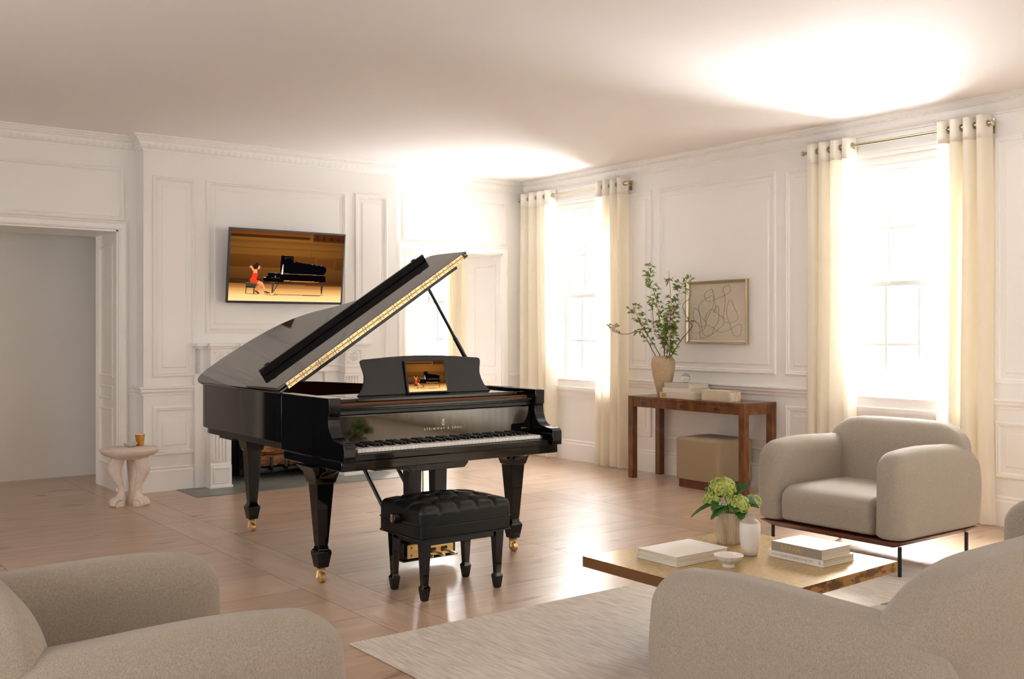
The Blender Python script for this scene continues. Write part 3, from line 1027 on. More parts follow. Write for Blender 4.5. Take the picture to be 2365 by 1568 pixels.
sm = thing('fire_screen_plate', 'black iron fire plate standing at the back of the fireplace', 'fireback', (3.81, 8.87, .004))
g.box(3.62, 8.865, .004, 4.14, 8.885, .70)
obj('plate', g, M['matte_black'], sm, bevel=.006)

# ================================================================== SCREEN PICTURE (a pianist on a concert stage)
def stage_picture(W, H):
    xs = (np.arange(W) + .5) / W * 1950; ys = (np.arange(H) + .5) / H * 1235
    X, Y = np.meshgrid(xs, ys)
    im = np.zeros((H, W, 3))
    def grad(y0, y1, c0, c1):
        t = np.clip((Y - y0) / (y1 - y0), 0, 1)[..., None]
        m_ = (Y >= y0) & (Y < y1)
        im[m_] = ((1 - t) * np.array(c0) + t * np.array(c1))[m_]
    grad(0, 70, (96, 52, 20), (110, 62, 24)); grad(70, 118, (58, 30, 12), (70, 36, 14))
    grad(118, 420, (122, 78, 30), (118, 72, 26)); grad(420, 640, (100, 58, 20), (84, 46, 16)); grad(640, 840, (104, 64, 24), (86, 50, 20))
    grad(840, 925, (60, 34, 16), (62, 34, 16)); grad(925, 1010, (120, 76, 38), (178, 122, 66)); grad(1010, 1120, (190, 136, 76), (232, 184, 118)); grad(1120, 1300, (238, 192, 126), (246, 212, 152))
    def poly(pts, c, a=1.0):
        n = len(pts); ins = np.zeros(X.shape, bool); j = n - 1
        for i in range(n):
            xi, yi = pts[i]; xj, yj = pts[j]
            if yi != yj:
                cnd = ((yi > Y) != (yj > Y)) & (X < (xj - xi) * (Y - yi) / (yj - yi) + xi)
                ins ^= cnd
            j = i
        im[ins] = im[ins] * (1 - a) + np.array(c) * a
    def ell(cx, cy, rx, ry, c, a=1.0):
        ins = ((X - cx) / rx) ** 2 + ((Y - cy) / ry) ** 2 < 1
        im[ins] = im[ins] * (1 - a) + np.array(c) * a
    def rect(x0, y0, x1, y1, c, a=1.0): poly([(x0, y0), (x1, y0), (x1, y1), (x0, y1)], c, a)
    for (y, t, c, a) in ((170, 9, (92, 50, 20), .7), (196, 7, (78, 40, 14), .8), (218, 5, (92, 50, 20), .6), (298, 7, (76, 40, 14), .7), (312, 5, (96, 56, 22), .6), (690, 5, (92, 56, 22), .5), (770, 6, (96, 58, 24), .6)):
        rect(0, y, 1950, y + t, c, a)
    for k in range(0, 1950, 22): rect(k, 186, k + 10, 194, (96, 46, 18), .5)
    rect(1330, 20, 1400, 118, (112, 66, 26)); rect(1400, 0, 1950, 150, (70, 34, 14), .8)
    for k in range(4): rect(1440 + 130 * k, 30 + 10 * k, 1480 + 130 * k, 110, (44, 20, 8), .7)
    rect(1370, 330, 1376, 840, (92, 54, 20), .6); rect(1440, 420, 1820, 640, (112, 66, 26), .6); rect(1480, 455, 1780, 605, (92, 52, 20), .7)
    for k in range(0, 1290, 44): rect(k, 842, k + 22, 915, (84, 50, 26), .5)
    rect(1290, 842, 1950, 950, (84, 46, 18), .8)
    sx, sy = -150, -150          # shift of the drawn coordinates
    def P(l): return [(x + sx, y + sy) for x, y in l]
    # shadows on the stage boards
    poly(P([(900, 1256), (1760, 1262), (1700, 1280), (900, 1270)]), (120, 70, 34), .8)
    poly(P([(430, 1252), (570, 1252), (840, 1262), (560, 1272), (430, 1262)]), (150, 98, 54), .6)
    ell(870 + sx, 1262 + sy, 120, 26, (150, 98, 54), .4)
    K = (6, 5, 8)
    poly(P([(1006, 566), (1216, 574), (1214, 648), (1300, 676), (1450, 696), (1600, 708), (1750, 728), (1796, 752), (1812, 800), (1790, 860), (1750, 893), (1052, 884), (1000, 896), (994, 700)]), K)
    poly(P([(1060, 590), (1200, 590), (1206, 640), (1150, 600), (1060, 640)]), (34, 24, 18))
    poly(P([(1052, 882), (1750, 892), (1752, 900), (1052, 890)]), (150, 116, 70), .8)
    poly(P([(714, 985), (745, 955), (784, 945), (792, 878), (960, 880), (1052, 893), (1796, 905), (1802, 1018), (1694, 1026), (1060, 1010), (1048, 1040), (720, 1030)]), K)
    poly(P([(1062, 1008), (1690, 1018), (1688, 1030), (1090, 1022)]), (206, 132, 60))
    poly(P([(1036, 722), (1046, 722), (1048, 900), (1014, 900)]), (228, 210, 190))
    poly(P([(850, 1040), (930, 1040), (900, 1070), (892, 1248), (866, 1248), (862, 1080), (830, 1050)]), (70, 58, 36))
    poly(P([(1716, 1018), (1784, 1018), (1764, 1060), (1750, 1236), (1728, 1236), (1722, 1060)]), (62, 48, 30))
    poly(P([(975, 1050), (985, 1052), (900, 1225), (890, 1215)]), (20, 14, 10))
    ell(880 + sx, 1252 + sy, 34, 16, (222, 172, 84)); ell(1752 + sx, 1244 + sy, 26, 14, (206, 150, 70))
    ell(916 + sx, 944 + sy, 8, 14, (190, 150, 80)); rect(840 + sx, 966 + sy, 1000 + sx, 970 + sy, (120, 96, 56), .7)
    ell(740 + sx, 965 + sy, 20, 8, (210, 200, 190), .8); poly(P([(800, 874), (960, 876), (960, 884), (800, 882)]), (120, 110, 100), .8)
    for k in range(7): rect(1220 + 80 * k + sx, 672 + 8 * k + sy, 1246 + 80 * k + sx, 676 + 8 * k + sy, (190, 190, 196), .7)
    # stool
    poly(P([(418, 1058), (500, 1050), (608, 1066), (596, 1136), (430, 1130)]), (66, 60, 38))
    poly(P([(420, 1060), (600, 1068), (600, 1076), (420, 1070)]), (120, 112, 84))
    poly(P([(428, 1130), (596, 1134), (592, 1156), (432, 1152)]), (38, 32, 22))
    rect(430 + sx, 1140 + sy, 444 + sx, 1260 + sy, (50, 42, 26)); rect(560 + sx, 1140 + sy, 576 + sx, 1260 + sy, (50, 42, 26))
    # pianist
    S = (232, 150, 96); S2 = (206, 120, 72); Rd = (236, 58, 30); Hh = (44, 28, 20)
    poly(P([(690, 1082), (640, 1100), (606, 1196), (632, 1236), (650, 1170), (700, 1120)]), S2)
    poly(P([(622, 1022), (708, 1050), (722, 1082), (772, 1200), (748, 1212), (694, 1092), (606, 1078)]), S)
    poly(P([(588, 1196), (604, 1200), (636, 1228), (664, 1240), (660, 1256), (626, 1252), (600, 1216), (596, 1250), (590, 1250)]), (16, 12, 14))
    poly(P([(734, 1210), (764, 1206), (800, 1222), (842, 1222), (838, 1240), (786, 1242), (748, 1222), (764, 1252), (756, 1254)]), (16, 12, 14))
    poly(P([(556, 832), (600, 826), (616, 896), (540, 900)]), S)
    poly(P([(484, 772), (520, 768), (548, 820), (582, 846), (556, 872), (530, 850)]), S)
    ell(502 + sx, 786 + sy, 20, 18, S)
    poly(P([(540, 896), (622, 896), (618, 940), (598, 1006), (636, 1030), (618, 1078), (560, 1062), (500, 1046), (494, 1008), (520, 970), (532, 930)]), Rd)
    ell(624 + sx, 792 + sy, 32, 34, S); poly(P([(640, 780), (662, 798), (644, 806)]), S)
    poly(P([(596, 800), (612, 850), (584, 850), (580, 800)]), S)
    ell(584 + sx, 782 + sy, 46, 44, Hh); ell(604 + sx, 742 + sy, 30, 30, Hh); poly(P([(600, 700), (620, 740), (580, 745)]), Hh)
    ell(634 + sx, 800 + sy, 16, 20, S)
    # grain of light on the boards
    nz = (np.sin(X * .045 + np.sin(Y * .03) * 2) * np.sin(Y * .21 + X * .003)) * 5
    m_ = Y > 935
    bright = im.sum(-1) > 380
    im[m_ & bright] += nz[m_ & bright][:, None]
    vig = 1 - .28 * ((X / 1950 - .45) ** 2 * 2.2) - .0
    im[Y < 925] *= vig[Y < 925][:, None]
    im = np.clip(im, 0, 255) / 255
    return np.where(im <= .04045, im / 12.92, ((im + .055) / 1.055) ** 2.4)
def picture_obj(name, W, H, fn, parent, gain=1.0):
    im = stage_picture(W, H) * gain
    # cells coloured per face
    me = bpy.data.meshes.new(name)
    org = ORG[parent.name]
    vs = []
    for j in range(H + 1):
        for i in range(W + 1):
            p = fn(i / W, j / H)
            vs.append((p[0] - org[0], p[1] - org[1], p[2] - org[2]))
    fs = [(j * (W + 1) + i, (j + 1) * (W + 1) + i, (j + 1) * (W + 1) + i + 1, j * (W + 1) + i + 1) for j in range(H) for i in range(W)]
    me.from_pydata(vs, [], fs)
    ca = me.color_attributes.new('picture', 'FLOAT_COLOR', 'CORNER')
    arr = np.ones((H * W, 4, 4), np.float32)
    arr[:, :, :3] = im.reshape(-1, 1, 3)
    ca.data.foreach_set('color', arr.ravel())
    me.materials.append(M['screen'])
    o = bpy.data.objects.new(name, me); COL.objects.link(o)
    o.parent = parent
    ORG[o.name] = org
    return o

# television
tv = thing('television', 'flat television showing a concert pianist in red, hung on the chimney breast', 'television', (3.83, YB, 1.86))
TX0, TX1, TZ0, TZ1 = 3.282, 4.362, 1.552, 2.183
def tvp(u, v, h=0):   # u across, v down, h out of the screen; the set leans forward at the top
    z = TZ1 + (TZ0 - TZ1) * v
    y = 8.225 + .078 * v
    n = Vector((0, -.992, -.123))
    return (TX0 + (TX1 - TX0) * u, y + n.y * h, z + n.z * h)
g = G()
def slab(g, u0, u1, v0, v1, h0, h1, fn, mi=0):
    g.hexa([fn(u0, v0, h0), fn(u1, v0, h0), fn(u1, v1, h0), fn(u0, v1, h0)], [fn(u0, v0, h1), fn(u1, v0, h1), fn(u1, v1, h1), fn(u0, v1, h1)], mi)
slab(g, 0, 1, 0, 1, -.03, -.002, tvp)
obj('housing', g, M['bezel'], tv, bevel=.006)
g = G()
for (a, b, c, d) in ((0, 1, 0, .024), (0, 1, .968, 1), (0, .012, .024, .968), (.988, 1, .024, .968)):
    slab(g, a, b, c, d, -.002, .004, tvp)
obj('bezel', g, M['bezel'], tv)
picture_obj('screen', 300, 176, lambda u, v: tvp(.012 + .976 * u, .024 + .944 * v, .001), tv, 1.15)
g = G(); g.box(3.70, 8.345, 1.72, 3.94, YB - .001, 2.0)
obj('wall_bracket', g, M['matte_black'], tv)

# ================================================================== SIDE TABLE with paw feet
sx, sy, sz = 2.377, 7.92, .43
st = thing('side_table', 'small round pale stone table on three carved paw legs by the left doorway', 'side table', (sx, sy, 0))
g = G()
g.lathe([(.02, -.078), (.12, -.076), (.135, -.070), (.142, -.060), (.178, -.050), (.205, -.030), (.217, -.012), (.218, -.004), (.213, 0), (.02, 0)], (sx, sy, sz), 48)
obj('tabletop', g, M['stone'], st, smooth=50)
for an in (182, -52, 62):
    a = math.radians(an)
    d = Vector((math.cos(a), math.sin(a))); q = Vector((-d.y, d.x))
    def R(r, t, z): return (sx + d.x * r + q.x * t, sy + d.y * r + q.y * t, z)
    prof = [(.085, .365, .050, .040), (.104, .33, .056, .044), (.116, .29, .054, .044), (.114, .25, .047, .040), (.100, .21, .038, .034), (.080, .17, .029, .027), (.066, .13, .024, .023), (.064, .10, .026, .024), (.072, .07, .034, .030), (.084, .04, .045, .040), (.088, .012, .05, .046), (.088, 0, .05, .046)]
    g = G(); n = 18; vs = []
    for (r, z, ra, rt) in prof:
        for k in range(n):
            b = 2 * PI * k / n
            ca, sb = math.cos(b), math.sin(b)
            ca = math.copysign(abs(ca) ** .8, ca); sb = math.copysign(abs(sb) ** .8, sb)
            vs.append(R(r + ra * ca, rt * sb, z))
    m_ = len(prof)
    fs = [(i * n + k, i * n + (k + 1) % n, (i + 1) * n + (k + 1) % n, (i + 1) * n + k) for i in range(m_ - 1) for k in range(n)]
    fs += [tuple(range(n)), tuple((m_ - 1) * n + k for k in range(n))]
    g.add(vs, fs)
    lg = obj('leg', g, M['stone'], st, smooth=60)
    g = G()
    for j in range(4):
        t = (j - 1.5) * .022
        rr = .135 - abs(j - 1.5) * .006
        pth = [R(.07, t * .8, .052), R(.105, t, .050), R(rr, t * 1.1, .036), R(rr + .008, t * 1.15, .013)]
        g.tube(pth, [.016, .0175, .0165, .012], 10)
        g.ball(R(rr + .004, t * 1.15, .016), .0155, 10)
    obj('paw', g, M['stone'], lg, smooth=60)
g = G()
g.lathe([(.02, 0), (.024, .001), (.04, .012), (.049, .026), (.052, .034), (.050, .035), (.044, .024), (.03, .012), (.003, .006)], (2.40, 7.985, sz), 32, rip=lambda a, i, z: 1 + .05 * math.sin(9 * a) * (z / .035))
solo('trinket_dish', g, mat('silver_white_glaze', (214, 208, 202), .25, .3), 'small silvery white dish on the paw-legged side table', 'bowl', (2.40, 7.985, sz), smooth=60)
g = G()
g.lathe([(.003, 0), (.026, 0), (.027, .004), (.037, .085), (.0355, .086), (.025, .01), (.003, .008)], (2.487, 8.035, sz), 28, rip=lambda a, i, z: 1 + .02 * math.sin(14 * a))
solo('tumbler', g, M['amber'], 'amber gold ribbed tumbler on the paw-legged side table', 'glass', (2.487, 8.035, sz), smooth=60)

# ================================================================== GRAND PIANO
PX0, PX1 = 2.39, 3.79
K_ = M['black']
pn = thing('grand_piano', 'glossy black grand piano with raised lid in the middle of the room', 'piano', (3.09, 5.5, 0))
RZ = .975
tail = [(2.39, 6.40), (2.402, 6.47), (2.43, 6.53), (2.48, 6.575), (2.58, 6.595), (2.72, 6.59), (2.86, 6.56), (3.00, 6.50), (3.10, 6.41), (3.17, 6.29), (3.22, 6.15), (3.27, 5.97), (3.34, 5.80), (3.43, 5.64), (3.55, 5.49), (3.66, 5.36), (3.735, 5.24), (3.775, 5.12), (3.79, 5.0)]
def inset(pts, d):
    out = []
    for i, p in enumerate(pts):
        a = Vector(pts[max(0, i - 1)]); b = Vector(pts[min(len(pts) - 1, i + 1)])
        t = (b - a).normalized(); n_ = Vector((t.y, -t.x))
        out.append((p[0] + n_.x * d, p[1] + n_.y * d))
    return out
outer = [(2.39, 4.69), (2.39, 5.24)] + tail + [(3.79, 4.69)]
def catm(pts, n=4):
    out = []
    for i in range(len(pts) - 1):
        p0 = Vector(pts[max(i - 1, 0)]); p1 = Vector(pts[i]); p2 = Vector(pts[i + 1]); p3 = Vector(pts[min(i + 2, len(pts) - 1)])
        for k in range(n):
            t = k / n
            out.append(tuple(.5 * ((2 * p1) + (-p0 + p2) * t + (2 * p0 - 5 * p1 + 4 * p2 - p3) * t * t + (-p0 + 3 * p1 - 3 * p2 + p3) * t ** 3)))
    out.append(tuple(pts[-1])); return out
oc = [(2.39, 5.25)] + catm(tail, 4) + [(3.79, 5.0), (3.79, 4.95)]
oc = [p for i, p in enumerate(oc) if i == 0 or (Vector(p) - Vector(oc[i - 1])).length > 1e-4]
ic = inset(oc, .045)
g = G(); n = len(oc)
ZB = .70
vs = [(x, y, ZB) for x, y in oc] + [(x, y, RZ) for x, y in oc] + [(x, y, RZ) for x, y in ic] + [(x, y, ZB) for x, y in ic]
fo = []; fi = []
for i in range(n - 1):
    fo += [(i, i + 1, n + i + 1, n + i), (n + i, n + i + 1, 2 * n + i + 1, 2 * n + i), (i, 3 * n + i, 3 * n + i + 1, i + 1)]
    fi += [(2 * n + i, 2 * n + i + 1, 3 * n + i + 1, 3 * n + i)]
fo += [(0, n, 2 * n, 3 * n), (n - 1, 4 * n - 1, 3 * n - 1, 2 * n - 1)]
g.add(vs, fo, 0); g.f += fi; g.m += [1] * len(fi)
# lower edge strip of the inner rim
obj('rim', g, [K_, M['maroon']], pn, smooth=30, bevel=.003)
g = G()
lo = inset(oc, .03)[:-2]
n2 = len(lo)
poly = lo
g.prism([(x, y) for x, y in poly], .66, .70, lambda a, b, z: (a, b, z))
obj('underframe', g, M['satin_black'], pn)
# soundboard and iron plate, strings
inn = inset(oc, .05)
g = G(); g.prism(inn, .84, .852, lambda a, b, z: (a, b, z)); obj('iron_plate', g, M['plate'], pn)
g = G()
for k in range(52):
    x = 2.50 + k * .0225
    ys = [b for (a, b) in inn if abs(a - x) < .06 and b > 5.2]
    y1 = (min(max(ys), 6.5) if ys else 5.3) - .12
    if y1 > 5.35: g.tube([(x, 5.15, .868), (x, y1, .868)], .0011, 4)
o = obj('strings', g, M['hinge'], pn); o['kind'] = 'stuff'
# cheeks (arms)
cheek = [(5.25, .665), (4.524, .665), (4.524, .74), (4.528, .749), (4.538, .756), (4.56, .759), (4.60, .763), (4.63, .769), (4.652, .780), (4.668, .797), (4.682, .82), (4.690, .85), (4.692, .885), (4.690, .89), (4.683, .893), (4.683, RZ - .004), (4.687, RZ), (5.25, RZ)]
for x0, x1 in ((PX0, PX0 + .066), (PX1 - .066, PX1)):
    g = G(); g.prism(cheek, x0, x1, lambda a, b, x: (x, a, b))
    obj('cheek', g, K_, pn, bevel=.004, seg=3)
g = G(); g.box(PX0 + .004, 4.556, .615, PX1 - .004, 5.23, .664)
obj('keybed', g, K_, pn, bevel=.004)
g = G(); g.box(PX0 + .066, 4.548, .662, PX1 - .066, 4.577, .698)
obj('key_slip', g, K_, pn, bevel=.006, seg=3)
for x0, x1 in ((PX0 + .066, PX0 + .108), (PX1 - .108, PX1 - .066)):
    g = G(); g.box(x0, 4.578, .664, x1, 4.72, .716); obj('key_block', g, K_, pn, bevel=.006, seg=3)
# keys
KX0, KX1 = PX0 + .109, PX1 - .109
kw = (KX1 - KX0) / 52
for k in range(52):
    g = G(); x = KX0 + k * kw
    g.box(x + .0006, 4.583, .70, x + kw - .0006, 4.735, .7195)
    obj('white_key', g, M['ivory'], pn, bevel=.0008, seg=1)
names = 'ABCDEFG'
for k in range(51):
    nmk = names[k % 7]
    if nmk in 'ACDFG':
        x = KX0 + (k + 1) * kw
        g = G()
        g.hexa([(x - .0055, 4.636, .718), (x + .0055, 4.636, .718), (x + .0055, 4.735, .718), (x - .0055, 4.735, .718)],
               [(x - .0045, 4.645, .7315), (x + .0045, 4.645, .7315), (x + .0045, 4.735, .7315), (x - .0045, 4.735, .7315)])
        obj('black_key', g, M['ebony'], pn, bevel=.001, seg=1)
# fallboard
g = G()
fbp = [(4.724, .722), (4.722, .878), (4.728, .884), (4.76, .884), (4.76, .722)]
g.prism(fbp, PX0 + .068, PX1 - .068, lambda a, b, x: (x, a, b))
fb = obj('fallboard', g, M['gloss'], pn, bevel=.003)
GY = 4.7215
def text_mesh(name, s, width, height, origin, xd, yd, material, parent, align='CENTER', space=1.0, thick=.0002):
    cu = bpy.data.curves.new('lettering', 'FONT')
    cu.body = s; cu.size = 1; cu.space_character = space; cu.extrude = 0; cu.resolution_u = 3
    to = bpy.data.objects.new('lettering', cu); COL.objects.link(to)
    bpy.context.view_layer.update()
    dg = bpy.context.evaluated_depsgraph_get()
    me = bpy.data.meshes.new_from_object(to.evaluated_get(dg))
    bpy.data.objects.remove(to, do_unlink=True); bpy.data.curves.remove(cu)
    xs = [v.co.x for v in me.vertices]; ys = [v.co.y for v in me.vertices]
    x0, x1, y0, y1 = min(xs), max(xs), min(ys), max(ys)
    org = ORG[parent.name]
    xd = Vector(xd); yd = Vector(yd); nd = xd.cross(yd)
    sxx = width / (x1 - x0); syy = height / (y1 - y0)
    ax = {'CENTER': (x0 + x1) / 2, 'LEFT': x0}[align]
    for v in me.vertices:
        p = Vector(origin) + xd * (v.co.x - ax) * sxx + yd * (v.co.y - y0) * syy + nd * thick
        v.co = p - org
    me.materials.clear(); me.materials.append(material)
    o = bpy.data.objects.new(name, me); COL.objects.link(o); o.parent = parent; ORG[o.name] = org
    return o
GOLD = mat('gilt_lettering', (232, 214, 176), .3, .35)
text_mesh('lettering', 'STEINWAY & SONS', .245, .0125, (3.104, GY, .776), (1, 0, 0), (0, 0, 1), GOLD, fb, space=1.6)
text_mesh('model_lettering', 'SPIRIO  r', .054, .007, (3.672, GY, .748), (1, 0, 0), (0, 0, 1), mat('gold_lettering', (220, 176, 110), .3, .5), fb, space=1.2)
# lyre emblem
def lyre(g, c, s, fn, r):
    for sg in (-1, 1):
        pts = []
        for k in range(15):
            t = k / 14
            a = -PI / 2 + sg * 0 + t * PI * 1.05
            x = sg * (.42 * math.cos(a)); y = .36 * math.sin(a)
            pts.append((x, y))
        pts = [(sg * abs(x), y) for x, y in pts[:13]] + [(sg * .22, .50), (sg * .30, .72), (sg * .42, .78)]
        g.tube([fn(c[0] + x * s, c[1] + y * s) for x, y in pts], r, 6)
    for x in (-.1, 0, .1):
        g.tube([fn(c[0] + x * s, c[1] - .3 * s), fn(c[0] + x * s, c[1] + .62 * s)], r * .6, 5)
    g.tube([fn(c[0] - .28 * s, c[1] + .5 * s), fn(c[0] + .28 * s, c[1] + .5 * s)], r * 1.1, 6)
    g.tube([fn(c[0] - .28 * s, c[1] - .42 * s), fn(c[0] + .28 * s, c[1] - .42 * s)], r * 1.5, 6)
    g.tube([fn(c[0] - .12 * s, c[1] - .52 * s), fn(c[0] + .12 * s, c[1] - .52 * s)], r * 1.5, 6)
    for x in (-.16, 0, .16):
        g.tube([fn(c[0] + x * s, c[1] + .66 * s), fn(c[0] + x * s * 1.3, c[1] + .86 * s)], r, 5)
g = G(); lyre(g, (3.104, .812), .026, lambda a, b: (a, GY - .0006, b), .0012)
obj('lyre_emblem', g, GOLD, fb)
# felt-lined gap and the two rails above the fallboard
g = G(); g.box(PX0 + .066, 4.715, .902, PX1 - .066, 4.76, .918); g.box(PX0 + .06, 4.700, .912, PX1 - .06, 4.765, .930)
obj('lock_rail', g, K_, pn, bevel=.005, seg=3)
g = G(); g.box(PX0 + .066, 4.735, .884, PX1 - .066, 4.77, .903); obj('rail_shadow_gap', g, M['matte_black'], pn)  # dark strip standing in for the shade below the lock rail
g = G(); g.box(PX0 + .066, 4.768, .925, PX1 - .066, 4.80, .9395); obj('felt_strip', g, M['felt'], pn)
g = G(); g.box(PX0 + .05, 4.80, .84, PX1 - .05, 4.83, .946); obj('pin_block_cover', g, M['satin_black'], pn)
# music shelf and desk
g = G(); g.box(2.60, 4.775, .942, 3.635, 5.14, .962); obj('music_shelf', g, K_, pn, bevel=.004, seg=3)
for x0, x1 in ((PX0 + .067, 2.598), (3.637, PX1 - .067)):
    g = G(); g.box(x0, 4.775, .942, x1, 5.14, .961); obj('shelf_end', g, K_, pn, bevel=.003)
half = [(.447, 0), (.425, .018), (.405, .045), (.392, .08), (.387, .11), (.39, .135), (.398, .165), (.402, .185), (.398, .198), (.385, .203), (.34, .206), (.22, .215), (.10, .2205), (0, .222)]
dk = [(a, b) for a, b in half] + [(-a, b) for a, b in reversed(half[:-1])]
DY, DZ, DC = 4.925, .963, 3.128
lean = math.radians(14)
def deskp(a, b, h): return (DC + a, DY + b * math.sin(lean) + h * math.cos(lean), DZ + b * math.cos(lean) - h * math.sin(lean))
g = G(); g.prism(dk, 0, .014, deskp); obj('music_desk', g, M['satin_black'], pn, bevel=.003)
# lid
th = math.radians(32.9); HX, HZ = 2.385, .981
ct, sn = math.cos(th), math.sin(th)
def lp(s, y, h): return (HX + s * ct - h * sn, y, HZ + s * sn + h * ct)
lo_ = [(-.02, 5.215)] + [(x - HX - .0, y) for x, y in [(2.37, 6.40), (2.380, 6.48), (2.41, 6.55), (2.47, 6.60), (2.57, 6.62), (2.72, 6.613), (2.87, 6.582), (3.01, 6.52), (3.115, 6.425), (3.187, 6.30), (3.237, 6.155), (3.287, 5.98), (3.355, 5.815), (3.445, 5.655), (3.565, 5.505), (3.69, 5.375), (3.79, 5.27)]] + [(3.855 - HX, 5.215)]
lo_ = [lo_[0]] + catm(lo_[1:-1], 3) + [lo_[-1]]
g = G(); g.prism(lo_, 0, .018, lp)
obj('lid', g, M['gloss'], pn, bevel=.006, seg=3)
fl = [(-.02, 5.213), (1.466, 5.213), (1.466, 5.54), (1.458, 5.60), (1.43, 5.645), (1.39, 5.655), (-.02, 5.655)]
g = G(); g.prism(fl, .021, .038, lp)
flap = obj('lid_flap', g, M['gloss'], pn, bevel=.005, seg=3)
g = G(); g.prism([(.072, 5.572), (1.393, 5.572), (1.393, 5.592), (.072, 5.592)], .038, .084, lp)
obj('lid_apron', g, K_, flap, bevel=.004)
g = G()
for s_ in (.12, 1.30): g.prism([(s_, 5.585), (s_ + .03, 5.585), (s_ + .03, 5.597), (s_, 5.597)], .084, .089, lp)
obj('rubber_button', g, M['matte_black'], flap)
g = G(); g.prism([(.13, 5.235), (1.37, 5.235), (1.37, 5.262), (.13, 5.262)], -.028, 0, lp)
obj('lid_batten', g, M['satin_black'], pn, bevel=.004)
nseg = 12; hs0, hs1 = .035, 1.425
for (h0, h1) in ((.001, .017), (.022, .037)):
    g = G()
    for k in range(nseg):
        a = hs0 + (hs1 - hs0) * k / nseg; b = hs0 + (hs1 - hs0) * (k + 1) / nseg - .004
        g.prism([(a, 5.205), (b, 5.205), (b, 5.2125), (a, 5.2125)], h0, h1, lp)
    hg = obj('hinge', g, M['hinge'], pn)
    g = G()
    for k in range(nseg * 3):
        a = hs0 + (hs1 - hs0) * (k + .5) / (nseg * 3)
        g.prism([(a - .0025, 5.2035), (a + .0025, 5.2035), (a + .0025, 5.206), (a - .0025, 5.206)], (h0 + h1) / 2 - .0025, (h0 + h1) / 2 + .0025, lp)
    obj('screws', g, M['screw'], hg)['kind'] = 'stuff'
g = G(); g.tube([lp(hs0, 5.203, 0.0195), lp(hs1, 5.203, 0.0195)], .0036, 8); obj('hinge_pin', g, M['hinge'], pn)
# prop stick
g = G()
pa = Vector((3.748, 5.235, .93)); pb = Vector((3.345, 5.25, 1.575))
mid = pa.lerp(pb, .52)
g.tube([pa, mid, mid + (pb - pa) * .04], [.0135, .0135, .010], 10); g.tube([mid, pb], .0095, 10); g.ball(mid + Vector((-.014, 0, 0)), .006, 8)
obj('lid_prop', g, M['satin_black'], pn, smooth=50)
# legs
def pleg(cx, cy, rear=False):
    g = G()
    top = .66 if rear else .616
    g.taper(cx, cy, [(.19, .026, .026), (.21, .029, .029), (.52, .050, .050), (.523, .056, .056), (top - .04, .07, .07), (top, .10, .10)] if not rear else [(.19, .026, .026), (.21, .029, .029), (.53, .048, .048), (.535, .056, .056), (.60, .07, .07), (top, .09, .09)])
    lg = obj('leg', g, K_, pn, bevel=.004)
    g = G()
    # scrolled corner brackets under the case
    cur = [(0, 0), (.15, 0), (.15, -.022), (.115, -.030), (.085, -.045), (.06, -.07), (.05, -.09), (0, -.09)]
    for sg in ((1, -1) if not rear else (1, -1)):
        g.prism(cur, -.045, .045, lambda a, b, t, sg=sg: (cx + t, cy + sg * a, top + b))
        if not (cx < 2.6 and sg == -1 and not rear):
            g.prism([(a * .8, b) for a, b in cur] if cx < 2.6 and not rear else cur, -.045, .045, lambda a, b, t, sg=sg: (cx + sg * a * (.5 if (not rear and ((cx > 3.5 and sg > 0) or (cx < 2.6 and sg < 0))) else 1), cy + t, top + b))
    obj('bracket', g, K_, lg, bevel=.003)
    g = G(); g.taper(cx, cy, [(.078, .029, .029), (.150, .041, .041), (.163, .041, .041), (.176, .030, .030), (.192, .027, .027)])
    obj('foot', g, K_, lg, bevel=.003)
    g = G()
    g.lathe([(.008, 0), (.024, 0), (.026, .008), (.02, .016), (.016, .018), (.004, .018)], (cx, cy, .062), 18)
    for t in (-.019, .019):
        g.tube([(cx + t * .8, cy, .066), (cx + t - .004, cy - .006, .045), (cx + t - .008, cy - .012, .026)], [.009, .009, .010], 8)
    cs = obj('caster', g, M['brass'], lg, smooth=50)
    g = G()
    g.tube([(cx - .02, cy - .012, .0265), (cx - .018, cy - .012, .0265), (cx + .010, cy - .012, .0265), (cx + .012, cy - .012, .0265)], [.020, .0265, .0265, .020], 20)
    obj('wheel', g, M['brass'], lg, smooth=40)
pleg(2.45, 4.89); pleg(3.715, 4.89); pleg(2.715, 6.42, True)
g = G(); g.box(2.53, 6.30, .615, 3.03, 6.52, .66); obj('rear_leg_plate', g, M['satin_black'], pn, bevel=.004)
# pedal lyre
g = G()
g.prism([(2.90, .614), (3.30, .614), (3.30, .575), (3.275, .55), (2.925, .55), (2.90, .575)], 4.76, 5.02, lambda a, b, y: (a, y, b))
ly = obj('lyre_block', g, M['satin_black'], pn, bevel=.003)
for x in (3.015, 3.185):
    g = G(); g.taper(x, 4.90, [(.16, .045, .032), (.19, .038, .028), (.50, .042, .032), (.552, .042, .034)]); obj('lyre_post', g, M['satin_black'], ly, bevel=.004)
g = G()
g.box(2.915, 4.83, .045, 3.275, 4.98, .055); g.box(2.925, 4.84, .055, 3.265, 4.97, .145)
g.taper(3.095, 4.905, [(.145, .17, .066), (.155, .16, .06), (.17, .155, .055), (.178, .14, .05)])
pb_ = obj('pedal_box', g, K_, pn, bevel=.003)
g = G(); g.box(2.945, 4.834, .062, 3.245, 4.841, .135); obj('brass_plate', g, M['brass'], pb_)
g = G()
for x in (2.97, 3.21):
    for z in (.078, .12): g.ball((x, 4.833, z), .005, 8)
obj('plate_screws', g, M['screw'], pb_)
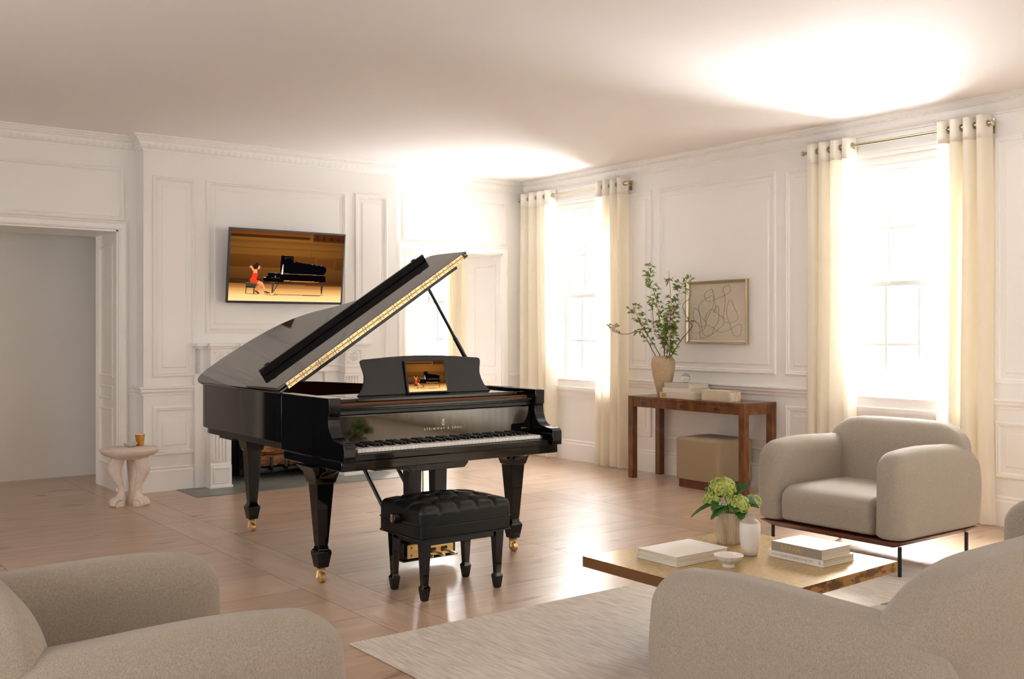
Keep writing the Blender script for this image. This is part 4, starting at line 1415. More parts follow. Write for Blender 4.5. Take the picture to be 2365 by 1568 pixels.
for x in (3.035, 3.11, 3.185):
    g = G(); g.box(x - .017, 4.828, .078, x + .017, 4.835, .105); obj('pedal_slot', g, M['matte_black'], pb_)
    g = G()
    g.rbox((x, 4.785, .088), (.013, .062, .006), (.012, .02, .005), 3, 3, fn=lambda a, b, c: (a * (1 + .5 * max(0, -b / .06)), b, c - .25 * max(0, -b - .02)))
    obj('pedal', g, M['brass'], pn, smooth=60)
for x in (3.03, 3.11, 3.17):
    g = G(); g.tube([(x, 4.94, .15), (x, 4.94, .56)], .004, 6); obj('pedal_rod', g, M['brass'], ly)
for x in (2.98, 3.20):
    g = G(); g.tube([(x, 4.96, .12), (x - .06, 5.42, .64)], .0125, 8); obj('lyre_brace', g, M['matte_black'], ly)
g = G(); g.box(2.64, 4.66, .590, 2.90, 4.90, .614); obj('control_box', g, M['satin_black'], pn, bevel=.004)

# tablet leaning on the music desk
tb = thing('tablet', 'tablet showing the same concert pianist, propped on the piano music desk', 'tablet', (3.13, 4.905, .963))
def tabp(u, v, h=0):
    b = .192 * (1 - v)
    return (2.995 + .272 * u, DY - .006 + b * math.sin(lean) - h * math.cos(lean), DZ + .0015 + b * math.cos(lean) + h * math.sin(lean))
g = G(); slab(g, 0, 1, 0, 1, 0, .0075, tabp); obj('body', g, M['bezel'], tb, bevel=.002)
picture_obj('screen', 130, 94, lambda u, v: tabp(.035 + .93 * u, .045 + .91 * v, .0080), tb, 1.1)

# ================================================================== PIANO BENCH
bn = thing('piano_bench', 'black tufted leather piano bench in front of the keyboard', 'bench', (2.905, 4.40, 0))
bx0, bx1, by0, by1 = 2.632, 3.180, 4.195, 4.605
cx, cy = (bx0 + bx1) / 2, (by0 + by1) / 2
tx = [cx - .165, cx - .055, cx + .055, cx + .165]; ty = [cy - .075, cy + .075]
def cush(x, y, z):
    X_, Y_ = x + cx, y + cy
    if z > 0:
        dome = .036 * max(0, (1 - (x / .275) ** 2)) * max(0, (1 - (y / .206) ** 2)) ** .6
        dip = 0
        for a in tx:
            for b in ty:
                d2 = (X_ - a) ** 2 + (Y_ - b) ** 2
                dip += .040 * math.exp(-d2 / .0009)
        # seams running between buttons and out to the edges
        seam = 0
        for a in tx: seam = max(seam, math.exp(-((X_ - a) / .0085) ** 2))
        for b in ty: seam = max(seam, .9 * math.exp(-((Y_ - b) / .0085) ** 2))
        f = z / .055
        z = z + dome * f - (dip + .017 * seam) * f
        if f < 1.01 and abs(y) > .17:
            y = y - math.copysign(.006 * seam, y) * f
    return (x, y, z)
g = G()
g.rbox((cx, cy, .413), (.274, .205, .045), (.03, .03, .035), 6, 56, zb=.008, fn=cush)
obj('cushion', g, M['leather'], bn, smooth=180)
g = G()
for a in tx:
    for b in ty: g.ball((a, b, .449), .009, 10, sc=(1, 1, .5))
obj('tuft_buttons', g, M['leather'], bn, smooth=180)
g = G()
sk = lambda x, y, z: (x, y, z - (.014 * max(0, math.cos(y / .2 * PI / 2)) if z < 0 else 0))
g.rbox((cx, cy, .337), (.270, .201, .034), (.014, .014, .006), 3, 8, fn=sk)
obj('skirt', g, M['leather'], bn, smooth=40)
g = G()
for z in (.372, .302):
    pts = []
    for (a, b) in ((-1, -1), (1, -1), (1, 1), (-1, 1)):
        for k in range(5):
            an = {(-1, -1): PI, (1, -1): 1.5 * PI, (1, 1): 0, (-1, 1): .5 * PI}[(a, b)] + k * PI / 8
            pts.append((cx + a * .256 + .017 * math.cos(an), cy + b * .187 + .017 * math.sin(an), z))
    pts.append(pts[0])
    if z < .35:
        pts = [(p[0], p[1], p[2] - .013 * math.cos((p[1] - cy) / .2 * PI / 2)) for p in pts]
    g.tube(pts, .0035, 6)
obj('piping', g, M['leather'], bn, smooth=180)
for x, y in ((2.675, 4.235), (3.115, 4.235), (2.675, 4.52), (3.115, 4.52)):
    g = G()
    g.taper(x, y, [(0, .013, .013), (.006, .0155, .0155), (.062, .0225, .0225), (.066, .0225, .0225), (.077, .0155, .0155), (.083, .0155, .0155), (.30, .0255, .0255), (.325, .0255, .0255)])
    obj('leg', g, K_, bn, bevel=.0025)
g = G(); g.box(2.70, 4.222, .268, 3.09, 4.244, .325); g.box(2.70, 4.51, .268, 3.09, 4.532, .325); g.box(2.664, 4.26, .268, 2.686, 4.50, .325); g.box(3.104, 4.26, .268, 3.126, 4.50, .325)
obj('apron', g, K_, bn, bevel=.003)
for sg, x in ((-1, bx0), (1, bx1)):
    g = G(); g.tube([(x, 4.40, .385), (x + sg * .010, 4.40, .385), (x + sg * .012, 4.40, .385), (x + sg * .040, 4.40, .385), (x + sg * .044, 4.40, .385)], [.014, .014, .026, .026, .022], 24)
    kb = obj('height_knob', g, M['satin_black'], bn, smooth=40)
    if sg < 0:
        g = G(); lyre(g, (4.40, .385), .026, lambda a, b: (x - .0446, 8.80 - a if False else a, b), .0008); obj('knob_emblem', g, M['brass'], kb)

# ================================================================== UPHOLSTERED SEATING
def seating(name, label, cat, W, D, cushions, group=None):
    """local frame: front towards +x, width along y, base centre at the origin"""
    t = thing(name, label, cat, (0, 0, 0), group)
    hw, hd = W / 2, D / 2
    F_ = M['boucle']
    aw = .092
    for sg in (-1, 1):
        def arm(x, y, z, sg=sg):
            v = (z + .245) / .49
            # top dips slightly before the rounded front, outer side bellies out
            if z > 0: z += .012 * math.sin((x / hd) * 1.6 - .4) * (z / .245) - .045 * max(0, (x / hd)) ** 2 * (z / .245) - .10 * (max(0, (-x / hd) - .55) / .45) ** 2 * (z / .245)
            y = y * (1 - .10 * max(0, z) / .245) + sg * .012 * math.sin(PI * v)
            x = x + .010 * math.sin(PI * v) * (x / hd)
            return (x, y, z)
        g = G()
        g.rbox((0, sg * (hw - aw), .435), (hd, aw, .245), (.10, .075, .10), 7, 6, zb=.035, fn=arm)
        obj('arm', g, F_, t, smooth=180)
    def back(x, y, z):
        v = (z + .285) / .57
        x = x - .055 * (v - .4) + .012 * math.sin(PI * v)
        if z > 0:
            z += .012 * math.cos(y / hw * PI / 2)
        return (x, y, z)
    g = G()
    g.rbox((-hd + .135, 0, .487), (.115, hw - .035, .285), (.085, .20 if W < 1.5 else .34, .15 if W < 1.5 else .19), 8, 8, zb=.035, fn=back)
    obj('backrest', g, F_, t, smooth=180)
    cw = (W - 4 * aw + .02) / cushions
    for k in range(cushions):
        yc = -(W - 4 * aw + .02) / 2 + cw * (k + .5)
        def st_(x, y, z):
            if z > 0: z += .018 * math.cos(max(-1, min(1, x / .3)) * PI / 2) * math.cos(max(-1, min(1, y / (cw / 2))) * PI / 2)
            if x > 0: x += .012 * math.cos(max(-1, min(1, z / .11)) * PI / 2)
            return (x, y, z)
        g = G()
        g.rbox((.05, yc, .305), (hd - .062, cw / 2, .105), (.085, .03, .075), 6, 6, zb=.03, fn=st_)
        obj('seat_cushion', g, F_, t, smooth=180)
    g = G()
    a, b = hd - .015, hw - .02
    c, d = hd - .065, hw - .07
    g.hexa([(-c, -d, .158), (c, -d, .158), (c, d, .158), (-c, d, .158)], [(-a, -b, .192), (a, -b, .192), (a, b, .192), (-a, b, .192)])
    g.box(-c + .02, -d + .02, .150, c - .02, d - .02, .160)
    obj('base_plinth', g, M['teak'], t, bevel=.003)
    for x in (-hd + .095, hd - .095):
        for y in (-hw + .06, hw - .06):
            g = G(); g.tube([(x, y, 0), (x, y, .158)], .0105, 14); obj('leg', g, M['matte_black'], t, smooth=50)
    return t
ac = seating('armchair', 'oatmeal wool armchair with wooden base in front of the bright near window, facing left', 'armchair', .955, .86, 1, 'oatmeal armchairs')
def place(t, x, y, rz):
    t.location = (x, y, .008); t.rotation_euler = (0, 0, rz)
place(ac, 5.272, 3.512, PI)
dup(ac, (.722, 2.615, .0), 0, 'oatmeal wool armchair at the lower left corner, cut off by the edge')
sf = seating('sofa', 'oatmeal wool two-seat sofa at the lower right, seen from behind, facing the piano', 'sofa', 2.10, .86, 2)
place(sf, 3.035, 1.60, PI / 2)

# ================================================================== RUG
g = G()
rx0, rx1, ry0, ry1 = 2.05, 5.2, .55, 3.84
g.rbox(((rx0 + rx1) / 2, (ry0 + ry1) / 2, .004), ((rx1 - rx0) / 2, (ry1 - ry0) / 2, .004), (.010, .010, .004), 3, 40)
solo('rug', g, M['rug'], 'large silvery greige rug under the coffee table and sofa', 'rug', (3.6, 2.2, 0), smooth=60)

# ================================================================== COFFEE TABLE
ct_ = thing('coffee_table', 'low square coffee table with gold leaf top and worn gilt edge on the rug', 'coffee table', (3.29, 2.78, .008))
q = [(2.812, 2.325), (3.772, 2.375), (3.772, 3.222), (2.812, 3.222)]
g = G()
g.prism(q, .336, .3795, lambda a, b, z: (a, b, z))
n0 = len(g.f)
g.m = [0, 1, 2, 2, 2, 2]
g.m = []
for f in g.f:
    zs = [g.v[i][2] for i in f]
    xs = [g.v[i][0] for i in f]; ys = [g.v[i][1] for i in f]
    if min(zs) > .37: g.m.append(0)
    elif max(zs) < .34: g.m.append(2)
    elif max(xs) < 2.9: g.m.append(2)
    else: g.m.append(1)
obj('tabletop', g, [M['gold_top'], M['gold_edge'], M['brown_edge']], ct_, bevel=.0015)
g = G()
g.box(3.02, 2.60, .008, 3.56, 2.95, .045); g.box(3.04, 2.62, .045, 3.54, 2.93, .3365)
obj('pedestal', g, mat('blackened_steel', (40, 42, 46), .4, .6), ct_, bevel=.003)

# ================================================================== BOOKS
PAPER = mat('book_pages', (222, 212, 192), .9)
c, f = noise_mix(PAPER, [(.35, (198, 186, 164)), (.65, (232, 224, 208))], 2.0, 4, .6, (3, 3, 260))
L(PAPER, c, bsdf(PAPER).inputs['Base Color'])
def book(label, x0, x1, y0, y1, z0, z1, cover, spine='x-', group=None, spine_mat=None, cover2=None):
    t = thing('book', label, 'book', ((x0 + x1) / 2, (y0 + y1) / 2, z0), group)
    c = .0025
    g = G()
    g.box(x0, y0, z1 - c, x1, y1, z1); g.box(x0, y0, z0, x1, y1, z0 + c)
    obj('cover', g, cover, t, bevel=.0008)
    g = G()
    if spine == 'x-': g.box(x0 - .0005, y0, z0, x0 + c, y1, z1)
    if spine == 'y+': g.box(x0, y1 - c, z0, x1, y1 + .0005, z1)
    sp = obj('spine', g, spine_mat or cover, t, bevel=.0008)
    g = G()
    e = .004
    g.box(x0 + (c if spine == 'x-' else e), y0 + e, z0 + c, x1 - e, y1 - (c if spine == 'y+' else e), z1 - c)
    obj('pages', g, PAPER, t)
    return t, sp
WH = mat('white_book_cloth', (226, 219, 208), .7)
WH2 = mat('ivory_book_cloth', (232, 226, 216), .65)
GR = mat('grey_book_cloth', (150, 140, 124), .7)
GREYINK = mat('faint_grey_ink', (176, 166, 158), .8)
TZ = .380
b1, s1 = book('large white book lying alone at the left of the coffee table', 2.972, 3.279, 2.838, 3.060, TZ, TZ + .041, WH, 'y+')
text_mesh('cover_lettering', 'THE ITALIAN STYLE', .17, .008, (3.246, 2.945, TZ + .041), (0, -1, 0), (1, 0, 0), GREYINK, b1)
b2, s2 = book('white book at the bottom of the stack of two on the coffee table', 3.430, 3.642, 2.485, 2.752, TZ, TZ + .030, WH2, 'x-', 'books stacked on the coffee table')
INK = mat('brown_ink', (146, 120, 104), .7)
text_mesh('spine_lettering', 'ROOMS TO INSPIRE IN THE CITY', .160, .0095, (3.4293, 2.612, TZ + .010), (0, -1, 0), (0, 0, 1), INK, s2)
text_mesh('author_lettering', 'ANNIE KELLY', .044, .0055, (3.4293, 2.716, TZ + .013), (0, -1, 0), (0, 0, 1), INK, s2)
text_mesh('publisher_mark', 'R', .010, .013, (3.4293, 2.500, TZ + .008), (0, -1, 0), (0, 0, 1), INK, s2)
b3, s3 = book('white book with grey spine on top of the coffee table stack', 3.422, 3.620, 2.487, 2.732, TZ + .031, TZ + .069, WH2, 'x-', 'books stacked on the coffee table', spine_mat=GR)
text_mesh('spine_lettering', 'SAFARI', .105, .019, (3.4213, 2.632, TZ + .041), (0, -1, 0), (0, 0, 1), mat('gold_foil', (206, 170, 92), .4, .2), s3)

# ================================================================== TABLE OBJECTS
g = G()
vc = (3.512, 3.035, TZ)
nfl = 44
g.lathe([(.003, 0), (.052, 0), (.0535, .003), (.056, .02), (.0565, .125), (.057, .137), (.053, .137), (.051, .12), (.049, .012), (.003, .010)], vc, nfl * 4,
        rip=lambda a, i, z: 1 + (.022 * math.cos(nfl * a) + .008 * math.sin(7 * a) if i in (2, 3, 4, 5) else 0))
m = mat('reeded_beige_ceramic', (196, 176, 146), .6)
c, f = noise_mix(m, [(.3, (158, 132, 100)), (.7, (214, 200, 176))], 8, 5, .6, (3, 3, .6))
L(m, c, bsdf(m).inputs['Base Color'])
solo('reeded_vase', g, m, 'reeded beige cylinder vase holding green hydrangeas on the coffee table', 'vase', vc, smooth=40)
g = G()
bc = (3.385, 2.815, TZ)
m = mat('white_stoneware', (226, 220, 212), .55)
mt_ = mat('taupe_glaze', (170, 158, 150), .45)
prof = [(.003, 0), (.028, 0), (.031, .003), (.034, .02), (.039, .05), (.0425, .08), (.0435, .11), (.043, .128), (.041, .136)]
g.lathe(prof, bc, 40, rip=lambda a, i, z: 1 + .006 * math.sin(z * 420))
bt = thing('bottle_vase', 'small white bottle vase with taupe shoulder standing beside the hydrangeas', 'vase', bc)
obj('body', g, m, bt, smooth=60)
g = G()
g.lathe([(.0412, .1355), (.034, .144), (.024, .151), (.0195, .158), (.0185, .164), (.0195, .1665), (.0175, .168), (.0155, .162), (.015, .14), (.003, .135)], bc, 40)
obj('shoulder', g, mt_, bt, smooth=60)
wc = (3.150, 2.727, TZ)
g = G()
nsc = 15
def scal(a, i, z):
    k = max(0, (z - .014) / .032)
    return 1 + .055 * k * (abs(math.sin(nsc * a / 2)) - .5)
g.lathe([(.003, 0), (.025, 0), (.0255, .002), (.023, .010), (.024, .014), (.040, .022), (.052, .034), (.058, .047), (.0555, .048), (.048, .036), (.034, .025), (.003, .021)], wc, 120, rip=scal)
solo('scalloped_bowl', g, m, 'small white scalloped footed bowl at the middle of the coffee table', 'bowl', wc, smooth=60)

# ---- hydrangeas
LEAFG = mat('hydrangea_leaf', (52, 104, 30), .45)
c, f = noise_mix(LEAFG, [(.3, (26, 62, 16)), (.7, (56, 106, 32))], 22)
L(LEAFG, c, bsdf(LEAFG).inputs['Base Color'])
bsdf(LEAFG).inputs['Subsurface Weight'].default_value = .0
HYD = mat('hydrangea_floret', (176, 190, 84), .6)
c, f = noise_mix(HYD, [(.3, (138, 156, 40)), (.7, (204, 212, 126))], 40)
L(HYD, c, bsdf(HYD).inputs['Base Color'])
STEM = mat('green_stem', (92, 128, 52), .6)
def head(g, c, R_, n, sd, squash=.85):
    r_ = random.Random(sd)
    for k in range(n):
        z = 1 - 1.75 * (k + .5) / n
        a = k * 2.39996
        q = math.sqrt(max(0, 1 - z * z))
        d = Vector((q * math.cos(a), q * math.sin(a), z))
        rr = R_ * r_.uniform(.82, 1.06) * (1 + .12 * math.sin(3 * a))
        p = Vector(c) + Vector((d.x * rr, d.y * rr, d.z * rr * squash))
        u = d.orthogonal().normalized(); v = d.cross(u)
        rot = r_.uniform(0, PI / 2); s = r_.uniform(.0052, .0085)
        for j in range(4):
            b = rot + j * PI / 2
            e = u * math.cos(b) + v * math.sin(b); f_ = u * math.cos(b + PI / 2) + v * math.sin(b + PI / 2)
            tip = p + e * s + d * s * .35
            g.add([p, p + e * s * .6 + f_ * s * .5 + d * s * .2, tip, p + e * s * .6 - f_ * s * .5 + d * s * .2], [(0, 1, 2, 3)])
    g.ball(c, R_ * .80, 12, sc=(1, 1, squash))
def leaf(g, base, d, L_, W_, nrm, droop=.3, n=8):
    d = Vector(d).normalized(); nrm = Vector(nrm); s = d.cross(nrm).normalized(); nrm = s.cross(d).normalized()
    vs = []
    for i in range(n + 1):
        t = i / n
        w_ = W_ * math.sin(PI * min(1, t * .93 + .05)) ** .8 * (1 - .35 * t)
        if i == n: w_ = 0.0005
        c = Vector(base) + d * L_ * t + Vector((0, 0, -droop * L_ * t * t))
        se = .06 * W_ * (1 if i % 2 else -1)
        vs += [c - s * (w_ + se) + nrm * w_ * .30, c, c + s * (w_ + se) + nrm * w_ * .30]
    fs = []
    for i in range(n):
        for k in range(2):
            fs.append((3 * i + k, 3 * i + k + 1, 3 * i + 4 + k, 3 * i + 3 + k))
    g.add(vs, fs)
RT = Vector((.797, -.604, 0)); FW = Vector((.604, .797, 0)); UP = Vector((0, 0, 1))
mouth = Vector((vc[0], vc[1], TZ + .134))
for (lab, off, R_, n, sd) in (('green hydrangea with the largest flower head, top left of the reeded vase', RT * -.028 + UP * .105 + FW * .01, .056, 380, 1),
                              ('green hydrangea leaning forward, lower head in the middle of the bouquet', RT * .034 + UP * .040 - FW * .035, .047, 300, 2),
                              ('small green hydrangea at the right of the bouquet, behind the bottle vase', RT * .110 + UP * .045 + FW * .02, .034, 160, 3),
                              ('green hydrangea at the left of the bouquet, half behind leaves', RT * -.078 + UP * .055 + FW * .01, .036, 180, 4)):
    c = mouth + off
    b0 = mouth + Vector((0, 0, -.10)) + RT * off.dot(RT) * .12
    h = thing('hydrangea', lab, 'flower', tuple(b0), 'hydrangeas in the reeded vase')
    g = G(); head(g, c, R_, n, sd); obj('flower_head', g, HYD, h, fix=False)
    g = G(); g.tube([b0, mouth.lerp(c, .1) + RT * off.dot(RT) * .05, c], .0028, 6); obj('stem', g, STEM, h, smooth=180)
    lv = {1: [(RT * -.9 + UP * .5 + FW * .5, .10, .034, .1), (RT * .8 + UP * .7, .11, .034, .15)],
          2: [(RT * .45 - UP * .5 - FW * .9, .095, .032, .35), (RT * -.8 - FW * .6 - UP * .05, .125, .028, .35), (RT * -.1 - FW * 1 + UP * .1, .07, .03, .4)],
          3: [(RT * .9 + UP * .1 - FW * .3, .075, .026, .3), (RT * .5 - FW * .7 + UP * .3, .10, .040, .25)],
          4: [(RT * -.9 + UP * .05 - FW * .3, .145, .014, .45), (RT * -.6 - FW * .8 + UP * .1, .095, .034, .3), (RT * -.9 + UP * .5, .07, .03, .2)]}[sd]
    for (d, L_, W_, dr) in lv:
        g = G()
        st0 = mouth + Vector((0, 0, .02)) + d.normalized() * .02 + off * .35
        leaf(g, st0, d, L_, W_, UP - FW * .55, dr, 12)
        o = obj('leaf', g, LEAFG, h, smooth=180, fix=False)
        s_ = o.modifiers.new('thick', 'SOLIDIFY'); s_.thickness = .0008

# ================================================================== CONSOLE TABLE
CX0, CX1, CY0, CY1, CZ = 6.395, 6.795, 5.375, 6.705, .735
cn = thing('console_table', 'reddish brown console table with three small drawers against the window wall', 'console table', (6.6, 6.04, 0))
Wn = M['walnut']
g = G(); g.box(CX0, CY0, CZ - .022, CX1, CY1, CZ); obj('tabletop', g, Wn, cn, bevel=.0015)
lw = .058
for x in (CX0, CX1 - lw):
    for y in (CY0, CY1 - lw):
        g = G(); g.box(x, y, 0, x + lw, y + lw, CZ - .022); obj('leg', g, Wn, cn, bevel=.0015)
g = G()
g.box(CX1 - .03, CY0 + lw, CZ - .095, CX1 - .006, CY1 - lw, CZ - .022)
for y in (CY0 + .006, CY1 - .03): g.box(CX0 + lw, y, CZ - .095, CX1 - lw, y + .024, CZ - .022)
g.box(CX0 + .006, CY0 + lw, CZ - .095, CX0 + .026, CY1 - lw, CZ - .022)
obj('apron', g, Wn, cn, bevel=.001)
for k, (a, b) in enumerate(((6.42, 6.605), (5.92, 6.225), (5.485, 5.75))):
    yc = (6.51, 6.045, 5.66)[k]
    hwid = .105
    g = G(); g.box(CX0 + .002, yc - .14 if k else yc - .09, CZ - .088, CX0 + .012, yc + .14 if k else yc + .10, CZ - .028)
    dr = obj('drawer', g, M['teak'] if False else Wn, cn, bevel=.001)
    g = G()
    for s_ in (-.018, .018): g.ball((CX0 - .002, yc + s_, CZ - .055), .0065, 8, sc=(.6, 1, 1))
    g.tube([(CX0 - .004, yc - .022, CZ - .055), (CX0 - .016, yc - .016, CZ - .060), (CX0 - .018, yc, CZ - .064), (CX0 - .016, yc + .016, CZ - .060), (CX0 - .004, yc + .022, CZ - .055)], [.003, .005, .007, .005, .003], 8)
    obj('handle', g, M['antique'], dr, smooth=60)

# ottoman below
g0 = thing('ottoman', 'tan linen cube ottoman tucked under the console table', 'ottoman', (6.56, 5.85, 0))
g = G(); g.rbox((6.565, 5.845, .243), (.215, .238, .178), (.028, .028, .028), 4, 6, zb=.012)
obj('upholstery', g, M['linen'], g0, smooth=60)
g = G(); g.box(6.37, 5.63, 0, 6.76, 6.06, .066); obj('plinth', g, M['teak'], g0, bevel=.003)

# tall vase
vv = (6.565, 6.435, CZ)
m = mat('sandy_textured_stoneware', (196, 170, 134), .85)
c, f = noise_mix(m, [(.3, (186, 160, 126)), (.6, (204, 182, 150)), (.8, (226, 212, 186))], 60, 5, .7)
L(m, c, bsdf(m).inputs['Base Color']); bump(m, f, .8, .008)
g = G()
g.lathe([(.003, 0), (.048, 0), (.052, .004), (.060, .05), (.078, .12), (.094, .19), (.104, .25), (.107, .29), (.104, .315), (.095, .335), (.082, .346), (.075, .350), (.074, .356), (.068, .357), (.066, .345), (.09, .31), (.085, .2), (.04, .02), (.003, .015)], vv, 40)
solo('stoneware_vase', g, m, 'tall sandy stoneware vase on the console, holding flowering branches', 'vase', vv, smooth=70)

# ---- flowering branches
LEAF2 = mat('spring_leaf', (104, 140, 48), .5)
c, f = noise_mix(LEAF2, [(.3, (66, 104, 28)), (.7, (146, 166, 66))], 12)
L(LEAF2, c, bsdf(LEAF2).inputs['Base Color'])
PET = mat('pink_blossom', (226, 190, 196), .6)
brs = [('leafy branch rising highest at the left of the stoneware vase', [(.02, 6.445, 1.02), (0, 6.408, 1.104), (.0, 6.439, 1.253), (-.02, 6.446, 1.407), (-.03, 6.496, 1.635), (-.02, 6.573, 1.756), (0, 6.612, 1.900)], [(1.25, 1.92, 70)], 0),
       ('straight branch with a bare tip in the centre of the stoneware vase', [(0, 6.43, 1.02), (.02, 6.371, 1.104), (.03, 6.361, 1.298), (.03, 6.356, 1.478), (.02, 6.358, 1.676), (.02, 6.379, 1.844)], [(1.12, 1.62, 60), (1.74, 1.77, 5)], 6),
       ('branch with a tuft of leaves level with the picture frame top', [(-.02, 6.42, 1.02), (-.02, 6.358, 1.104), (-.04, 6.327, 1.253), (-.03, 6.296, 1.477), (-.02, 6.235, 1.61), (0, 6.193, 1.72)], [(1.12, 1.5, 40), (1.64, 1.73, 16)], 5),
       ('bare forked branch arching right in front of the picture frame', [(.03, 6.42, 1.02), (.02, 6.34, 1.109), (.03, 6.235, 1.236), (.04, 6.121, 1.351), (.04, 6.151, 1.396), (.03, 6.205, 1.485), (.03, 6.211, 1.547), (.03, 6.139, 1.599), (.02, 6.115, 1.651), (.02, 6.127, 1.770)], [(1.40, 1.42, 3), (1.74, 1.78, 4), (1.10, 1.14, 4)], 0),
       ('branch fanning left with a leafy end beside the curtain', [(.02, 6.45, 1.02), (.0, 6.477, 1.116), (-.02, 6.573, 1.252), (-.03, 6.618, 1.316), (-.03, 6.677, 1.39), (-.02, 6.756, 1.484), (-.02, 6.783, 1.535)], [(1.24, 1.56, 34)], 2),
       ('low branch curving far left with pink blossom at its tip', [(-.02, 6.45, 1.02), (-.03, 6.509, 1.115), (-.06, 6.599, 1.27), (-.08, 6.651, 1.311), (-.09, 6.80, 1.286), (-.09, 6.93, 1.300), (-.09, 6.973, 1.363)], [(1.20, 1.36, 18)], 7),
       ('short twiggy branch in the left middle of the vase', [(.03, 6.45, 1.02), (.02, 6.427, 1.103), (.03, 6.458, 1.243), (.05, 6.573, 1.279), (.05, 6.605, 1.481), (.04, 6.60, 1.574)], [(1.15, 1.58, 22)], 2),
       ('leafy blossoming branch leaning right from the stoneware vase', [(-.03, 6.42, 1.02), (-.04, 6.309, 1.11), (-.05, 6.284, 1.173), (-.05, 6.309, 1.316), (-.04, 6.247, 1.512), (-.03, 6.20, 1.56)], [(1.10, 1.56, 52)], 6)]
r_ = random.Random(11)
for bi, (lab, pts, lvs, nb) in enumerate(brs):
    P3 = [Vector((6.555 + a, b, c)) for a, b, c in pts]
    sm = []
    for i in range(len(P3) - 1):
        p0 = P3[max(i - 1, 0)]; p1 = P3[i]; p2 = P3[i + 1]; p3 = P3[min(i + 2, len(P3) - 1)]
        for k in range(5):
            t = k / 5
            sm.append(.5 * ((2 * p1) + (-p0 + p2) * t + (2 * p0 - 5 * p1 + 4 * p2 - p3) * t * t + (-p0 + 3 * p1 - 3 * p2 + p3) * t ** 3) + Vector((r_.uniform(-.002, .002), r_.uniform(-.003, .003), 0)))
    sm.append(P3[-1])
    br = thing('flowering_branch', lab, 'branch', tuple(P3[0]), 'flowering branches in the stoneware vase')
    g = G(); nn = len(sm)
    g.tube(sm, [.0042 * (1 - .72 * i / nn) for i in range(nn)], 6)
    lg_ = G(); pg = G()
    zmin, zmax = sm[0].z, max(p.z for p in sm)
    def at_z(z):
        c = [p for p in sm if p.z > 1.08]
        return min(c, key=lambda p: abs(p.z - z) + r_.uniform(0, .03))
    for (z0, z1, n) in lvs:
        for k in range(n):
            p = at_z(r_.uniform(z0, z1))
            a = r_.uniform(0, 2 * PI)
            ln = r_.uniform(.01, .055) if n > 6 else .01
            d = Vector((math.cos(a) * .6, math.sin(a), r_.uniform(-.1, .9))).normalized()
            e = p + d * ln
            if ln > .025: g.tube([p, e], .0012, 4)
            for _ in range(3):
                d2 = (d + Vector((r_.uniform(-.8, .8), r_.uniform(-.9, .9), r_.uniform(-.7, .6)))).normalized()
                leaf(lg_, e, d2, r_.uniform(.028, .054), r_.uniform(.008, .013), Vector((-.5, -.3, .8)), r_.uniform(0, .5), 4)
    bt_ = []
    for k in range(nb):
        if bi == 5: p = sm[-1] + Vector((r_.uniform(-.02, .02), r_.uniform(-.03, .03), r_.uniform(-.05, .01)))
        elif bi in (0, 4, 6): p = at_z(r_.uniform(1.15, 1.5))
        else: p = at_z(r_.uniform(1.28, 1.62) if k % 3 else r_.uniform(1.1, 1.3)) + Vector((-.02, r_.uniform(-.05, .03), 0))
        for _ in range(14):
            dd = Vector((r_.uniform(-1, 1), r_.uniform(-1, 1), r_.uniform(-1, 1))).normalized()
            leaf(pg, p + dd * r_.uniform(0, .006), dd, r_.uniform(.010, .018), r_.uniform(.005, .009), Vector((-.7, -.5, .4)), .2, 3)
    obj('twig', g, M['bark'], br, smooth=60)
    if lg_.f: obj('leaves', lg_, LEAF2, br, smooth=180, fix=False)['kind'] = 'stuff'
    if pg.f: obj('blossom', pg, PET, br, smooth=180, fix=False)['kind'] = 'stuff'

# books, block and glass ball on the console
cb = [('thick off-white book with a gold spine label, bottom of the console stack', 6.425, 6.700, 5.965, 6.338, .735, .785, mat('cream_book_cloth', (214, 204, 188), .75)),
      ('white book in the middle of the console stack', 6.425, 6.690, 5.992, 6.305, .786, .825, mat('white_paper_cover', (222, 216, 208), .6)),
      ('pale grey book on top of the console stack, under the glass ball', 6.435, 6.690, 6.010, 6.295, .826, .865, mat('pale_grey_book_cloth', (198, 190, 176), .75))]
for i, (lab, a, b, c, d, e, f, mt2) in enumerate(cb):
    t, sp = book(lab, a, b, c, d, e, f, mt2, 'x-', 'books stacked on the console')
    if i == 0:
        g = G(); g.box(6.4235, 6.262, .742, 6.4245, 6.318, .778); obj('spine_label', g, mat('gold_label', (196, 160, 90), .4, .5), sp)
gc = (6.565, 6.165, .9085)
g = G(); g.ball(gc, .041, 36)
gb = thing('glass_ball', 'clear glass ball resting on the console book stack', 'ornament', (gc[0], gc[1], .866))
obj('sphere', g, M['glass'], gb, smooth=180)
g = G(); g.lathe([(.003, 0), (.02, 0), (.021, .004), (.012, .006), (.003, .005)], (gc[0], gc[1], .8655), 24); obj('foot_ring', g, M['glass'], gb, smooth=60)
m = mat('striped_bone_inlay', (226, 212, 186), .4)
v = coords(m, (1, 1, 1), 'Object')
wv = N(m, 'ShaderNodeTexWave'); wv.bands_direction = 'Y'; wv.inputs['Scale'].default_value = 26; wv.inputs['Distortion'].default_value = .6; wv.inputs['Detail'].default_value = 2
L(m, v, wv.inputs['Vector'])
r = N(m, 'ShaderNodeValToRGB'); r.color_ramp.elements[0].position = .08; r.color_ramp.elements[0].color = lin((176, 146, 108)); r.color_ramp.elements[1].position = .4; r.color_ramp.elements[1].color = lin((236, 226, 204))
L(m, wv.outputs['Fac'], r.inputs[0]); L(m, r.outputs[0], bsdf(m).inputs['Base Color'])
